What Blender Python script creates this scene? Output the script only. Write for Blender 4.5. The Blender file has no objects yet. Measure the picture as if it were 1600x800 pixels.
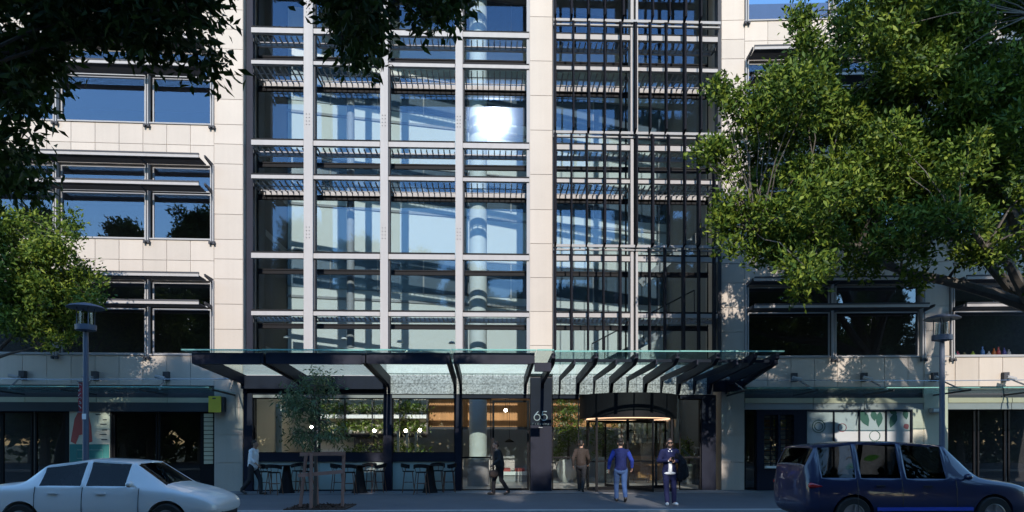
import bpy, bmesh, math, random
import numpy as np
from mathutils import Vector, Matrix
R = math.radians
rnd = random.Random(7)
rng = np.random.default_rng(11)
SC = bpy.context.scene
COL = SC.collection

# ------------------------------------------------------------------ camera
FPX, YAW, CH, HY, D = 1066.667, R(2.0), 1.667, 692.0, 23.7
cd = bpy.data.cameras.new("camera")
cd.lens, cd.sensor_width = 24.0, 36.0
cd.shift_y = (HY - 400.0) / 1600.0
cd.clip_start, cd.clip_end = 0.1, 2000.0
cam = bpy.data.objects.new("camera", cd)
COL.objects.link(cam)
cam.location = (0, 0, CH)
cam.rotation_euler = (R(90), 0, -YAW)
SC.camera = cam

def ray(px, py):
    u, v = (px - 800.0) / FPX, (HY - py) / FPX
    c, s = math.cos(YAW), math.sin(YAW)
    return Vector((u * c + s, c - u * s, v))

# ------------------------------------------------------------------ world, sun, exposure
g = ray(772, 186)
g.normalize()
SUN_EL = math.asin(g.z)
to_sun = Vector((g.x, -g.y, g.z))            # mirrored by the facade: the sun stands behind the camera
SUN_ROT = math.atan2(to_sun.x, to_sun.y)
w = bpy.data.worlds.new("World")
SC.world = w
w.use_nodes = True
nt = w.node_tree
sky = nt.nodes.new("ShaderNodeTexSky")
sky.sky_type = 'NISHITA'
sky.sun_disc = False
sky.sun_elevation = SUN_EL
sky.sun_rotation = SUN_ROT
sky.altitude = 10
sky.air_density, sky.dust_density, sky.ozone_density = 1.8, 0.0, 8.0
nt.links.new(sky.outputs[0], nt.nodes["Background"].inputs[0])
nt.nodes["Background"].inputs[1].default_value = 0.15
sd = bpy.data.lights.new("sun", 'SUN')
sd.energy = 2.1
sd.angle = R(0.5)
sd.color = (1.0, 0.93, 0.84)
sun = bpy.data.objects.new("sun", sd)
COL.objects.link(sun)
sun.location = (0, -20, 40)
sun.rotation_euler = to_sun.to_track_quat('Z', 'Y').to_euler()
vs = SC.view_settings
vs.view_transform = 'Standard'
vs.look = 'None'
vs.exposure = 1.32
vs.gamma = 1.0
SC.cycles.max_bounces = 8
SC.cycles.transparent_max_bounces = 24

# ------------------------------------------------------------------ frames: the three facade planes
class Frame:
    def __init__(self, p, a):
        self.p, self.a = Vector((p[0], p[1], 0)), a
        self.M = Matrix.Translation(self.p) @ Matrix.Rotation(a, 4, 'Z')
    def s(self, px, t=0.0):
        r = ray(px, HY); k = r.x / r.y
        ca, sa = math.cos(self.a), math.sin(self.a)
        return (k * (self.p.y + t * ca) - self.p.x + t * sa) / (ca - k * sa)
    def z(self, py, px=620, t=0.0):
        s = self.s(px, t)
        Y = self.p.y + s * math.sin(self.a) + t * math.cos(self.a)
        r = ray(px, py)
        return CH + r.z * Y / r.y
    def w(self, s, t, z):
        return self.M @ Vector((s, t, z))
def PX(px, Y):
    r = ray(px, HY); return r.x * Y / r.y
def PZ(py, Y, px=763):
    r = ray(px, py); return CH + r.z * Y / r.y
FC = Frame((0, D), 0)
FL = Frame((PX(380, D), D), R(1.6))
FR = Frame((PX(1127, D), D), R(-4.0))

# ------------------------------------------------------------------ object helpers
WM = {}
def link(name, data, M, parent=None):
    o = bpy.data.objects.new(name, data)
    COL.objects.link(o)
    WM[o.name] = M.copy()
    if parent is not None:
        o.parent = parent
        o.matrix_basis = WM[parent.name].inverted() @ M
    else:
        o.matrix_basis = M
    return o
def tag(o, label=None, cat=None, group=None, kind=None):
    if label: o['label'] = label
    if cat: o['category'] = cat
    if group: o['group'] = group
    if kind: o['kind'] = kind
    return o
def thing(name, label, cat, loc=(0, 0, 0), rz=0.0, group=None):
    o = link(name, None, Matrix.Translation(Vector(loc)) @ Matrix.Rotation(rz, 4, 'Z'))
    o.empty_display_size = 0.3
    return tag(o, label, cat, group)
def copy_thing(root, loc, rz=0.0, label=None, scale=1.0):
    r = root.copy(); COL.objects.link(r)
    M = Matrix.Translation(Vector(loc)) @ Matrix.Rotation(rz, 4, 'Z') @ Matrix.Scale(scale, 4)
    r.matrix_basis = M; WM[r.name] = M
    if label: r['label'] = label
    for c in [x for x in root.children]:
        d = c.copy(); COL.objects.link(d); d.parent = r
        for e in [x for x in c.children]:
            f = e.copy(); COL.objects.link(f); f.parent = d
    return r

_cache = {}
class MB:
    def __init__(self): self.V, self.F, self.I = [], [], []
    def add(self, vs, fs, m=0):
        b = len(self.V)
        self.V += [tuple(v) for v in vs]
        for f in fs:
            self.F.append(tuple(b + i for i in f)); self.I.append(m)
        return self
    def box(self, x0, x1, y0, y1, z0, z1, m=0):
        vs = [(x, y, z) for z in (z0, z1) for y in (y0, y1) for x in (x0, x1)]
        return self.add(vs, [(0, 2, 3, 1), (4, 5, 7, 6), (0, 1, 5, 4), (2, 6, 7, 3), (0, 4, 6, 2), (1, 3, 7, 5)], m)
    def bar(self, p, q, wd, ht, m=0, up=(0, 0, 1)):
        p, q = Vector(p), Vector(q); d = (q - p).normalized(); u = Vector(up)
        s = d.cross(u)
        if s.length < 1e-4: s = d.cross(Vector((1, 0, 0)))
        s.normalize(); u = s.cross(d)
        vs = []
        for c in (p, q):
            for a, b in ((-1, -1), (1, -1), (1, 1), (-1, 1)):
                vs.append(c + s * a * wd / 2 + u * b * ht / 2)
        return self.add(vs, [(0, 1, 2, 3), (7, 6, 5, 4), (0, 4, 5, 1), (1, 5, 6, 2), (2, 6, 7, 3), (3, 7, 4, 0)], m)
    def tube(self, pts, r, n=8, m=0, closed=False):
        pts = [Vector(p) for p in pts]; N = len(pts)
        rs = r if isinstance(r, (list, tuple)) else [r] * N
        b = len(self.V); prev = None
        for i, p in enumerate(pts):
            if closed: d = pts[(i + 1) % N] - pts[i - 1]
            else: d = pts[min(i + 1, N - 1)] - pts[max(i - 1, 0)]
            if d.length < 1e-9: d = Vector((0, 0, 1))
            d.normalize()
            if prev is None:
                s = d.cross(Vector((0, 0, 1)))
                if s.length < 1e-3: s = d.cross(Vector((0, 1, 0)))
            else: s = prev - d * prev.dot(d)
            s.normalize(); prev = s; u = d.cross(s)
            for k in range(n):
                a = 2 * math.pi * k / n
                self.V.append(tuple(p + (s * math.cos(a) + u * math.sin(a)) * rs[i]))
        for i in range(N if closed else N - 1):
            for k in range(n):
                a, c = b + i * n, b + ((i + 1) % N) * n
                self.F.append((a + k, a + (k + 1) % n, c + (k + 1) % n, c + k)); self.I.append(m)
        if not closed:
            self.F.append(tuple(b + k for k in range(n))[::-1]); self.I.append(m)
            self.F.append(tuple(b + (N - 1) * n + k for k in range(n))); self.I.append(m)
        return self
    def lathe(self, prof, n=24, c=(0, 0, 0), m=0, axis='Z', a0=0.0, a1=2 * math.pi):
        full = abs(a1 - a0 - 2 * math.pi) < 1e-6
        b = len(self.V); N = len(prof); K = n if full else n + 1
        for (r, z) in prof:
            for k in range(K):
                a = a0 + (a1 - a0) * k / n
                x, y = r * math.cos(a), r * math.sin(a)
                v = (x, y, z) if axis == 'Z' else ((x, z, y) if axis == 'Y' else (z, x, y))
                self.V.append((v[0] + c[0], v[1] + c[1], v[2] + c[2]))
        for i in range(N - 1):
            for k in range(n):
                k2 = (k + 1) % K
                self.F.append((b + i * K + k, b + i * K + k2, b + (i + 1) * K + k2, b + (i + 1) * K + k)); self.I.append(m)
        return self
    def poly(self, pts, depth, axis='y', m=0):
        """prism: pts (x,z) extruded in y by depth=(y0,y1), or (y,z) extruded in x"""
        N = len(pts); a, c = depth
        f = (lambda u, v, d: (u, d, v)) if axis == 'y' else ((lambda u, v, d: (d, u, v)) if axis == 'x' else (lambda u, v, d: (u, v, d)))
        vs = [f(u, v, a) for u, v in pts] + [f(u, v, c) for u, v in pts]
        fs = [tuple(range(N)), tuple(range(2 * N - 1, N - 1, -1))]
        fs += [(i, N + i, N + (i + 1) % N, (i + 1) % N) for i in range(N)]
        return self.add(vs, fs, m)
    def build(self, name, mats, parent=None, M=None, smooth=False, fix=False, share=True):
        M = M or Matrix.Identity(4)
        if not isinstance(mats, (list, tuple)): mats = [mats]
        A = np.array(self.V, dtype=np.float64)
        c = (A.min(0) + A.max(0)) / 2
        A = A - c
        key = (A.round(4).tobytes(), tuple(self.F), tuple(m.name for m in mats), smooth) if share and len(self.V) < 5000 else None
        me = _cache.get(key) if key else None
        if me is None:
            me = bpy.data.meshes.new(name)
            me.from_pydata([tuple(v) for v in A], [], self.F)
            for m in mats: me.materials.append(m)
            if len(mats) > 1: me.polygons.foreach_set("material_index", self.I)
            bm = bmesh.new(); bm.from_mesh(me)
            bmesh.ops.recalc_face_normals(bm, faces=bm.faces)
            bm.to_mesh(me); bm.free()
            if smooth:
                me.polygons.foreach_set("use_smooth", [True] * len(me.polygons))
                try: me.set_sharp_from_angle(angle=R(40))
                except Exception: pass
            if key: _cache[key] = me
        return link(name, me, M @ Matrix.Translation(Vector(c)), parent)
def box(name, fr, s0, s1, t0, t1, z0, z1, mat, parent=None):
    return MB().box(s0, s1, t0, t1, z0, z1).build(name, mat, parent, fr.M if fr else None)

# ------------------------------------------------------------------ materials
MAT = {}
def mat(name, col, rough=0.5, metal=0.0, var=0.0, scale=4.0, bump=0.0, bscale=40.0, rand=0.0, spec=0.5, speck=0.0, sscale=150.0, streak=0.0, coat=0.0):
    m = bpy.data.materials.new(name); m.use_nodes = True
    nt = m.node_tree; N, L = nt.nodes, nt.links
    b = N["Principled BSDF"]
    b.inputs["Roughness"].default_value = rough
    b.inputs["Metallic"].default_value = metal
    b.inputs["Specular IOR Level"].default_value = spec
    if coat: b.inputs["Coat Weight"].default_value = coat
    tc = N.new("ShaderNodeTexCoord")
    geo = N.new("ShaderNodeNewGeometry")
    fac = None
    def noise(sc, det, vec):
        n = N.new("ShaderNodeTexNoise"); n.inputs["Scale"].default_value = sc; n.inputs["Detail"].default_value = det
        L.new(vec, n.inputs["Vector"]); return n
    terms = []
    if var: terms.append((noise(scale, 5, geo.outputs["Position"]).outputs[0], var))
    if speck: terms.append((noise(sscale, 1, geo.outputs["Position"]).outputs[0], speck))
    if streak:
        mp = N.new("ShaderNodeMapping"); mp.inputs["Scale"].default_value = (6, 6, 0.25)
        L.new(geo.outputs["Position"], mp.inputs[0])
        terms.append((noise(1.0, 4, mp.outputs[0]).outputs[0], streak))
    if rand:
        oi = N.new("ShaderNodeObjectInfo"); terms.append((oi.outputs["Random"], rand))
    val = None
    for (o, k) in terms:
        mm = N.new("ShaderNodeMath"); mm.operation = 'MULTIPLY_ADD'
        mm.inputs[1].default_value = 2 * k; mm.inputs[2].default_value = -k
        L.new(o, mm.inputs[0])
        if val is None: val = mm.outputs[0]
        else:
            ad = N.new("ShaderNodeMath"); ad.operation = 'ADD'
            L.new(val, ad.inputs[0]); L.new(mm.outputs[0], ad.inputs[1]); val = ad.outputs[0]
    if val is None: b.inputs["Base Color"].default_value = (*col, 1)
    else:
        ad = N.new("ShaderNodeMath"); ad.operation = 'ADD'; ad.inputs[1].default_value = 1.0
        L.new(val, ad.inputs[0])
        mx = N.new("ShaderNodeVectorMath"); mx.operation = 'SCALE'; mx.inputs[0].default_value = col
        L.new(ad.outputs[0], mx.inputs["Scale"])
        L.new(mx.outputs[0], b.inputs["Base Color"])
    if bump:
        n = noise(bscale, 3, geo.outputs["Position"])
        bp = N.new("ShaderNodeBump"); bp.inputs["Strength"].default_value = bump; bp.inputs["Distance"].default_value = 0.02
        L.new(n.outputs[0], bp.inputs["Height"]); L.new(bp.outputs[0], b.inputs["Normal"])
    MAT[name] = m
    return m
def glass(name, tint, refl, rtint=(1, 1, 1), rough=0.0, fres=0.5, wave=0.0, dist='GGX', diff=0.0, dcol=(.5, .5, .5)):
    m = bpy.data.materials.new(name); m.use_nodes = True
    nt = m.node_tree; N, L = nt.nodes, nt.links
    N.remove(N["Principled BSDF"]); out = N["Material Output"]
    tint = tuple(math.sqrt(c) for c in tint)      # each pane has two faces
    tr = N.new("ShaderNodeBsdfTransparent"); tr.inputs[0].default_value = (*tint, 1)
    gl = N.new("ShaderNodeBsdfGlossy"); gl.distribution = dist
    gl.inputs["Color"].default_value = (*rtint, 1); gl.inputs["Roughness"].default_value = rough
    lw = N.new("ShaderNodeLayerWeight"); lw.inputs[0].default_value = 0.35
    mm = N.new("ShaderNodeMath"); mm.operation = 'MULTIPLY_ADD'; mm.use_clamp = True
    mm.inputs[1].default_value = fres; mm.inputs[2].default_value = refl
    L.new(lw.outputs["Fresnel"], mm.inputs[0])
    mx = N.new("ShaderNodeMixShader")
    L.new(mm.outputs[0], mx.inputs[0]); L.new(tr.outputs[0], mx.inputs[1]); L.new(gl.outputs[0], mx.inputs[2])
    last = mx.outputs[0]
    if diff:
        df = N.new("ShaderNodeBsdfDiffuse"); df.inputs[0].default_value = (*dcol, 1)
        m2 = N.new("ShaderNodeMixShader"); m2.inputs[0].default_value = diff
        if diff < 0.3:
            ge = N.new("ShaderNodeNewGeometry"); nz = N.new("ShaderNodeTexNoise"); nz.inputs["Scale"].default_value = 2.0; nz.inputs["Detail"].default_value = 6
            L.new(ge.outputs["Position"], nz.inputs["Vector"])
            mr = N.new("ShaderNodeMapRange"); mr.inputs[1].default_value = .3; mr.inputs[2].default_value = .75; mr.inputs[3].default_value = diff * .3; mr.inputs[4].default_value = diff * 1.8
            L.new(nz.outputs[0], mr.inputs[0]); L.new(mr.outputs[0], m2.inputs[0])
        L.new(last, m2.inputs[1]); L.new(df.outputs[0], m2.inputs[2]); last = m2.outputs[0]
    if wave:
        ge = N.new("ShaderNodeNewGeometry")
        oi = N.new("ShaderNodeObjectInfo")
        nz = N.new("ShaderNodeTexNoise"); nz.noise_dimensions = '4D'; nz.inputs["Scale"].default_value = 0.5; nz.inputs["Detail"].default_value = 1
        L.new(ge.outputs["Position"], nz.inputs["Vector"]); L.new(oi.outputs["Random"], nz.inputs["W"])
        bp = N.new("ShaderNodeBump"); bp.inputs["Strength"].default_value = 1.0; bp.inputs["Distance"].default_value = wave
        L.new(nz.outputs[0], bp.inputs["Height"]); L.new(bp.outputs[0], gl.inputs["Normal"])
    L.new(last, out.inputs[0])
    MAT[name] = m
    return m
def emit(name, col, st):
    m = bpy.data.materials.new(name); m.use_nodes = True
    b = m.node_tree.nodes["Principled BSDF"]
    b.inputs["Base Color"].default_value = (*col, 1)
    b.inputs["Emission Color"].default_value = (*col, 1); b.inputs["Emission Strength"].default_value = st
    MAT[name] = m; return m
def leafmat(name, cols, trans=0.35, rough=0.45, spec=0.4):
    m = bpy.data.materials.new(name); m.use_nodes = True
    nt = m.node_tree; N, L = nt.nodes, nt.links
    b = N["Principled BSDF"]; out = N["Material Output"]
    b.inputs["Roughness"].default_value = rough; b.inputs["Specular IOR Level"].default_value = spec
    ge = N.new("ShaderNodeNewGeometry"); cr = N.new("ShaderNodeValToRGB")
    L.new(ge.outputs["Random Per Island"], cr.inputs[0])
    e = cr.color_ramp.elements
    e[0].color = (*cols[0], 1); e[1].color = (*cols[-1], 1)
    for i, c in enumerate(cols[1:-1]):
        x = e.new((i + 1) / (len(cols) - 1)); x.color = (*c, 1)
    L.new(cr.outputs[0], b.inputs["Base Color"])
    tl = N.new("ShaderNodeBsdfTranslucent")
    L.new(cr.outputs[0], tl.inputs[0])
    mx = N.new("ShaderNodeMixShader"); mx.inputs[0].default_value = trans
    L.new(b.outputs[0], mx.inputs[1]); L.new(tl.outputs[0], mx.inputs[2]); L.new(mx.outputs[0], out.inputs[0])
    MAT[name] = m; return m

STONE = mat("stone_cladding", (.45, .384, .325), .6, var=.07, scale=1.2, speck=.10, sscale=60, rand=.07, bump=.04, bscale=80, streak=.06)
JOINT = mat("joint_backing", (.16, .14, .13), .9)
TERR = mat("terrazzo", (.36, .345, .34), .5, speck=1.3, sscale=20, var=.15, scale=3)
LEDGE = mat("pale_ledge", (.62, .58, .55), .5, var=.05)
WHITE = mat("white_aluminium", (.37, .345, .335), .6, var=.06, scale=3, streak=.1, spec=.15)
GREY = mat("grey_aluminium", (.32, .31, .31), .6, .0, var=.06, spec=.2)
DGREY = mat("dark_grey_frame", (.06, .06, .067), .6, var=.06, spec=.15)
FIN = mat("dark_bronze_fin", (.012, .012, .016), .8, .0, spec=.08, var=.15, streak=.2)
NAVY = mat("dark_navy_steel", (.011, .013, .026), .55, var=.2, scale=2, streak=.2, spec=.18)
BLACK = mat("black_metal", (.010, .010, .012), .6, spec=.12)
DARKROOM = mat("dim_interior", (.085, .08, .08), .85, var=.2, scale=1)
CEIL = mat("interior_ceiling", (.22, .22, .22), .8)
WWALL = mat("white_interior_wall", (.66, .66, .62), .7, var=.03)
PALE = mat("pale_green_panel", (.34, .40, .38), .45, var=.08, scale=2, streak=.1)
CREAM = mat("cream_panel", (.58, .53, .41), .6, var=.06, scale=2, streak=.06)
CREAMSTRIP = mat("cream_strip", (.50, .43, .30), .5, var=.1, scale=2)
TIMBER = mat("orange_timber", (.60, .28, .09), .5, var=.15, scale=5, streak=.3, rand=.12)
DTIMBER = mat("dark_timber", (.13, .055, .03), .5, var=.2, streak=.3)
STAKE = mat("weathered_stake", (.30, .16, .12), .8, var=.2, scale=8, streak=.3, rand=.15)
SHADEBAND = mat("shade_band_glazing", (.08, .11, .145), .2, var=.2, rand=.25)  # dark colour that deepens the shade between the wall's sunlit bands
FLOORM = mat("lobby_floor", (.50, .49, .46), .35, var=.05)
ASPH = mat("asphalt_pavement", (.10, .103, .115), .85, var=.22, scale=.9, speck=.35, sscale=60, bump=.25, bscale=60)
ROADM = mat("road_asphalt", (.05, .05, .053), .85, var=.2, scale=.6, speck=.3, sscale=70, bump=.3, bscale=70)
PAVER = mat("granite_paver", (.17, .17, .18), .7, rand=.16, speck=.2, sscale=70, var=.14)
KERBM = mat("kerb_stone", (.36, .35, .34), .8, var=.15, scale=2, speck=.2)
EARTH = mat("grass_ground", (.05, .07, .03), .95, var=.3, scale=.5)
MULCH = mat("bark_mulch", (.06, .03, .02), .95, rand=.2)
BARK = mat("grey_bark", (.09, .072, .06), .9, var=.3, scale=6, bump=.6, bscale=14)
BARKL = mat("pale_bark", (.11, .095, .08), .85, var=.3, scale=5, bump=.4, bscale=14)
LAMPM = mat("lamp_post_paint", (.085, .105, .15), .5, .0, var=.1)
YEL = mat("yellow_sign", (.72, .55, .06), .45, var=.05)
TEAL = mat("teal_print", (.02, .16, .15), .5)
REDP = mat("red_print", (.42, .07, .06), .5, var=.15)
MAROON = mat("maroon_fabric", (.25, .015, .03), .7, var=.2)
WHITEP = mat("white_paint", (.78, .78, .76), .5)
GREYTXT = mat("pale_metal_lettering", (.62, .62, .60), .3, .3)
CONC = mat("white_concrete_planter", (.60, .58, .54), .7, var=.1, scale=3)
GCONC = mat("grey_green_planter", (.22, .25, .24), .6, var=.1, scale=3)
STEEL = mat("stainless_steel", (.5, .5, .5), .25, .9)

G_WING = glass("wing_glass", (.45, .48, .52), .09, (.72, .80, 1.0), 0.0, .3, wave=.004)
G_CURT = glass("curtain_glass", (.70, .79, .82), .05, (.58, .72, 1.0), 0.030, .15, wave=.0015)
G_SHOP = glass("shop_glass", (.93, .95, .95), .04, (.95, .97, 1), 0.0, .25, wave=.003)
G_SHOPD = glass("dark_shop_glass", (.30, .32, .34), .05, (.95, .97, 1), 0.0, .3, wave=.003)
G_CANOPY = glass("canopy_glass", (.76, .93, .92), .03, (.8, .95, .95), 0.05, .2, diff=.04, dcol=(.45, .62, .60))
G_EDGE = glass("glass_edge", (.25, .65, .60), .15, (.8, 1, .95), 0.1, .5, diff=.5, dcol=(.35, .68, .62))
G_CAR = glass("car_glass", (.035, .038, .042), .02, (1, 1, 1), 0.0, .12)
BULB = emit("lit_bulb", (1.0, .88, .68), 22)
RINGL = emit("ring_light", (1.0, .62, .38), .8)

LEAF_FIG = leafmat("fig_leaves", [(.026, .056, .008), (.060, .108, .012), (.118, .172, .020), (.215, .26, .03)], .2, .55, .25)
LEAF_DARK = leafmat("dark_fig_leaves", [(.020, .045, .010), (.04, .078, .015), (.065, .11, .02)], .3, .45, .3)
LEAF_GUM = leafmat("eucalypt_leaves", [(.07, .11, .055), (.11, .165, .08), (.16, .21, .09)], .25, .5, .3)
LEAF_LIME = leafmat("lime_leaves", [(.06, .12, .02), (.12, .2, .03), (.2, .28, .05), (.45, .45, .35)], .35, .45, .4)
# ------------------------------------------------------------------ ground, road, pavement
def sheet(name, x0, x1, y0, y1, z, m, kind='structure'):
    o = MB().add([(x0, y0, z), (x1, y0, z), (x1, y1, z), (x0, y1, z)], [(0, 1, 2, 3)]).build(name, m)
    return tag(o, kind=kind)
KY = 16.9
sheet("ground", -400, 400, -400, 400, -0.16, EARTH)
sheet("road", -120, 120, 2.5, KY - .15, -0.13, ROADM)
tag(MB().box(-120, 120, KY + .15, 40, -.14, 0.0).build("pavement", ASPH), kind='structure')
near = MB().box(-120, 120, -12, 2.3, -.14, 0.0).build("near_pavement", ASPH); tag(near, kind='structure')
kerb = tag(MB().box(-120, 120, KY - .15, KY + .149, -.15, .004).build("kerb", KERBM), kind='structure')
tag(MB().box(-120, 120, 2.3, 2.49, -.15, .004).build("near_kerb", KERBM), kind='structure')
mk = MB()
for i in range(-14, 15): mk.box(i * 4.5, i * 4.5 + 2.2, 9.6, 9.72, -.129, -.126)
tag(mk.build("lane_marking", WHITEP), kind='structure')
# granite paver band along the facade, paver by paver
band = tag(MB().box(-9.0, 9.2, D - 1.35, D - .02, .0005, .008).build("paver_band", JOINT), kind='structure')
for j in range(2):
    for i in range(30):
        x = -8.95 + i * .6
        MB().box(0, .592, 0, .64, 0, .012).build("paver", PAVER, band, Matrix.Translation((x, D - 1.33 + j * .65, .006)))

# ------------------------------------------------------------------ the building
BLD = thing("office_building", "wide stone and glass office block with steel entrance canopy, filling the background", "building", (0, D, 0))
SILL = [4.69, 8.62, 12.55, 16.48]
TOP, TOPI = 20.6, 25.0
def stone(name, fr, s0, s1, z0, z1, t=-.03):
    gp = .008
    return box(name, fr, s0 + gp, s1 - gp, t, -.001, z0 + gp, z1 - gp, STONE, BLD)
def pier(fr, s0, s1, courses=True, depth=2.2, zb=0.0):
    box("pier", fr, s0, s1, 0, depth, zb, TOP, STONE, BLD)
    z = TOP
    while z > SILL[3]: z -= 3.93
    lev = []
    for k in range(-1, 5):
        base = SILL[0] + 3.93 * k
        zz = base
        for h in (.86, .86, .86, .68, .67):
            lev.append((zz, zz + h)); zz += h
    if zb <= 0.1:
        lev = [l for l in lev if l[0] >= SILL[0] - .01]
        zz = SILL[0]
        for h in (.85, .95, .95, .95, .99): lev.append((zz - h + .0, zz)); zz -= h
    for a, b in lev:
        a, b = max(a, zb), min(b, TOP)
        if b - a > .1: stone("pier_panel", fr, s0, s1, a, b)

def sunshade(fr, s0, s1, z, supports):
    o = MB().box(s0, s1, -.78, -.73, z - .045, z + .045).build("sunshade", WHITE, BLD, fr.M)
    lb = MB()
    t = -.68
    while t < -.04:
        lb.bar((s0 + .02, t, z), (s1 - .02, t, z), .055, .012, up=(0, .6, 1)); t += .085
    lb.build("louvre_blades", DGREY, o, fr.M)
    MB().box(s0, s1, -.79, -.72, z + .047, z + .10).build("cap_strip", DGREY, o, fr.M)
    for s in supports:
        MB().poly([(-.75, z + .045), (-.02, z + .045), (-.02, z - .10), (-.72, z - .03)], (s - .025, s + .025), 'x').build("bracket_arm", DGREY, o, fr.M)

def window(fr, s0, s1, z0, z1, t=.1, m=None, fm=None):
    f = MB(); b = .045
    f.box(s0, s1, t - .03, t + .03, z0, z0 + b); f.box(s0, s1, t - .03, t + .03, z1 - b, z1)
    f.box(s0, s0 + b, t - .03, t + .03, z0 + b, z1 - b); f.box(s1 - b, s1, t - .03, t + .03, z0 + b, z1 - b)
    o = f.build("window", fm or GREY, BLD, fr.M)
    box("pane", fr, s0 + b, s1 - b, t - .006, t + .006, z0 + b, z1 - b, m or G_WING, o)
    return o

def wing(fr, sa, sb, bays, mulls, piers, pw=.8):
    # sa..sb: span of the wing's wall without the end pier
    for k in range(-1, 4):
        zb0 = SILL[k] + 2.5 if k >= 0 else 3.62
        zb1 = (SILL[k + 1] if k < 3 else TOP) - .05
        if zb1 - zb0 < .2: continue
        box("spandrel", fr, sa, sb, 0.0, .45, zb0, zb1, STONE, BLD)
        h2 = (zb1 - zb0) / 2
        n = int(round((sb - sa) / pw)); w_ = (sb - sa) / n
        for i in range(n):
            a, b = sa + i * w_, sa + (i + 1) * w_
            if any(p0 - .3 < a and b < p1 + .3 for p0, p1 in piers): continue
            if k == -1:
                stone("stone_panel", fr, a, b, zb0, zb1)
            else:
                stone("stone_panel", fr, a, b, zb0 + h2, zb1)
                stone("stone_panel", fr, a, b, zb0, zb0 + h2)
    for k in range(4):
        z0 = SILL[k]
        sp = [m for m in mulls]
        # sill ledge
        box("sill", fr, sa, sb, -.07, .16, z0 - .05, z0 - .004, GREY, BLD)
        for (a, b) in bays:
            window(fr, a, b, z0, z0 + 1.56)
            window(fr, a, b, z0 + 1.62, z0 + 2.46)
        segs, cur = [], None
        for (a, b) in bays:
            if cur is None: cur = [a, b]
            elif a - cur[1] < .4: cur[1] = b
            else: segs.append(cur); cur = [a, b]
        segs.append(cur)
        for (a, b) in segs:
            ins = [m for m in mulls if a - .2 < m < b + .2]
            sunshade(fr, a, b - .12, z0 + 1.60, ins)
            sunshade(fr, a, b - .12, z0 + 2.52, ins)
        for s in mulls:
            o = MB().box(s - .055, s - .015, -.13, .05, z0 - .1, z0 + 2.5).box(s + .015, s + .055, -.13, .05, z0 - .1, z0 + 2.5).box(s - .015, s + .015, -.06, .04, z0 - .1, z0 + 2.5).build("mullion", GREY, BLD, fr.M)
            MB().box(s - .11, s + .11, -.15, -.08, z0 - .15, z0 - .10).box(s - .1, s - .04, -.17, -.06, z0 - .2, z0 - .13).box(s + .04, s + .1, -.17, -.06, z0 - .2, z0 - .13).build("bracket", DGREY, o, fr.M)
    # rooms behind
    for k in range(4):
        z0 = SILL[k]
        box("room_floor", fr, sa, sb, .5, 5.6, z0 - .9, z0 - .55, CEIL, BLD)
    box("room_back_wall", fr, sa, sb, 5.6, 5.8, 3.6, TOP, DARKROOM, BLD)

S = FL.s
pier(FL, S(335), S(380) + .0)
LB = [(S(-190), S(-62)), (S(-54), S(84)), (S(93), S(226)), (S(237), S(330))]
wing(FL, S(-195), S(335) - .001, LB, [S(-58), S(88.5), S(231.5), S(333)], [])
S = FR.s
pier(FR, S(1127), S(1163))
RB = [(S(1168), S(1298)), (S(1306), S(1438)), (S(1489), S(1612)), (S(1620), S(1750))]
wing(FR, S(1163) + .001, S(1790), RB, [S(1166), S(1302), S(1441), S(1486), S(1616)], [(S(1443), S(1482))])
s0, s1 = S(1443), S(1482)
box("pier", FR, s0, s1, -.025, .3, 3.62, TOP, STONE, BLD)
for k in range(-1, 4):
    base = SILL[0] + 3.93 * k
    for a, h in ((0, .86), (.86, .86), (1.72, .86), (2.58, .68), (3.26, .67)):
        z0, z1 = max(base + a, 3.62), base + a + h
        if z1 > z0: box("pier_panel", FR, s0 + .008, s1 - .008, -.06, -.026, z0 + .008, z1 - .008, STONE, BLD)

# ---------------- central pier
C = FC.s
cp0, cp1 = C(828), C(863)
box("pier", FC, cp0, cp1, 0, 1.4, 4.4, TOP, STONE, BLD)
prev = TOP
for py in (-80, -25, 27, 96, 150, 204, 273, 328, 381, 434, 487, 540):
    z = FC.z(py, 845); stone("pier_panel", FC, cp0, cp1, z, prev); prev = z
stone("pier_panel", FC, cp0, cp1, 4.4, prev)

# ---------------- double skin curtain wall
GT = 1.35
Arow = [FC.z(401.5), FC.z(226.5), FC.z(52.5), FC.z(52.5) + 3.93]
Brow = [FC.z(279.5), FC.z(102), FC.z(102) + 3.93]
Z491 = FC.z(491)
cbays = [(393, 475), (490, 594), (607, 711), (723, 827)]
rbays = [(867, 984), (996, 1121)]
for (a, b) in ((475, 490), (594, 607), (711, 723)):
    o = MB().box(C(a) + .02, C(b), -.12, .30, 4.4, TOP).build("mullion", WHITE, BLD, FC.M)
    MB().box(C(b) + .002, C(b) + .05, .02, .28, 4.4, TOP).build("side_channel", DGREY, o, FC.M)
    # bolted splice plates
    for z in [Arow[0] + .6, Arow[1] + .6, Arow[2] + .6]:
        pm = MB()
        for dz in (0, .12, .24, .36):
            for ds in (-.05, .05):
                pm.lathe([(0, 0), (.014, 0), (.014, .02), (0, .02)], 6, ((C(a) + C(b)) / 2 + ds, -.14, z + dz), axis='Y')
        pm.build("bolt", DGREY, o, FC.M)
box("mullion", FC, C(823), C(828) - .002, .0, .2, 4.4, TOP, GREY, BLD)
box("jamb", FC, C(380) + .02, C(391), .25, .5, 4.4, TOP, NAVY, BLD)
def transom(a, b, z, h=.16):
    o = box("transom", FC, C(a) + .004, C(b) - .004, -.05, .10, z - h / 2, z + h / 2, WHITE, BLD)
    box("shadow_gap_cap", FC, C(a) + .004, C(b) - .004, -.02, .14, z + h / 2 + .001, z + h / 2 + .07, BLACK, o)
    return o
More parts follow.
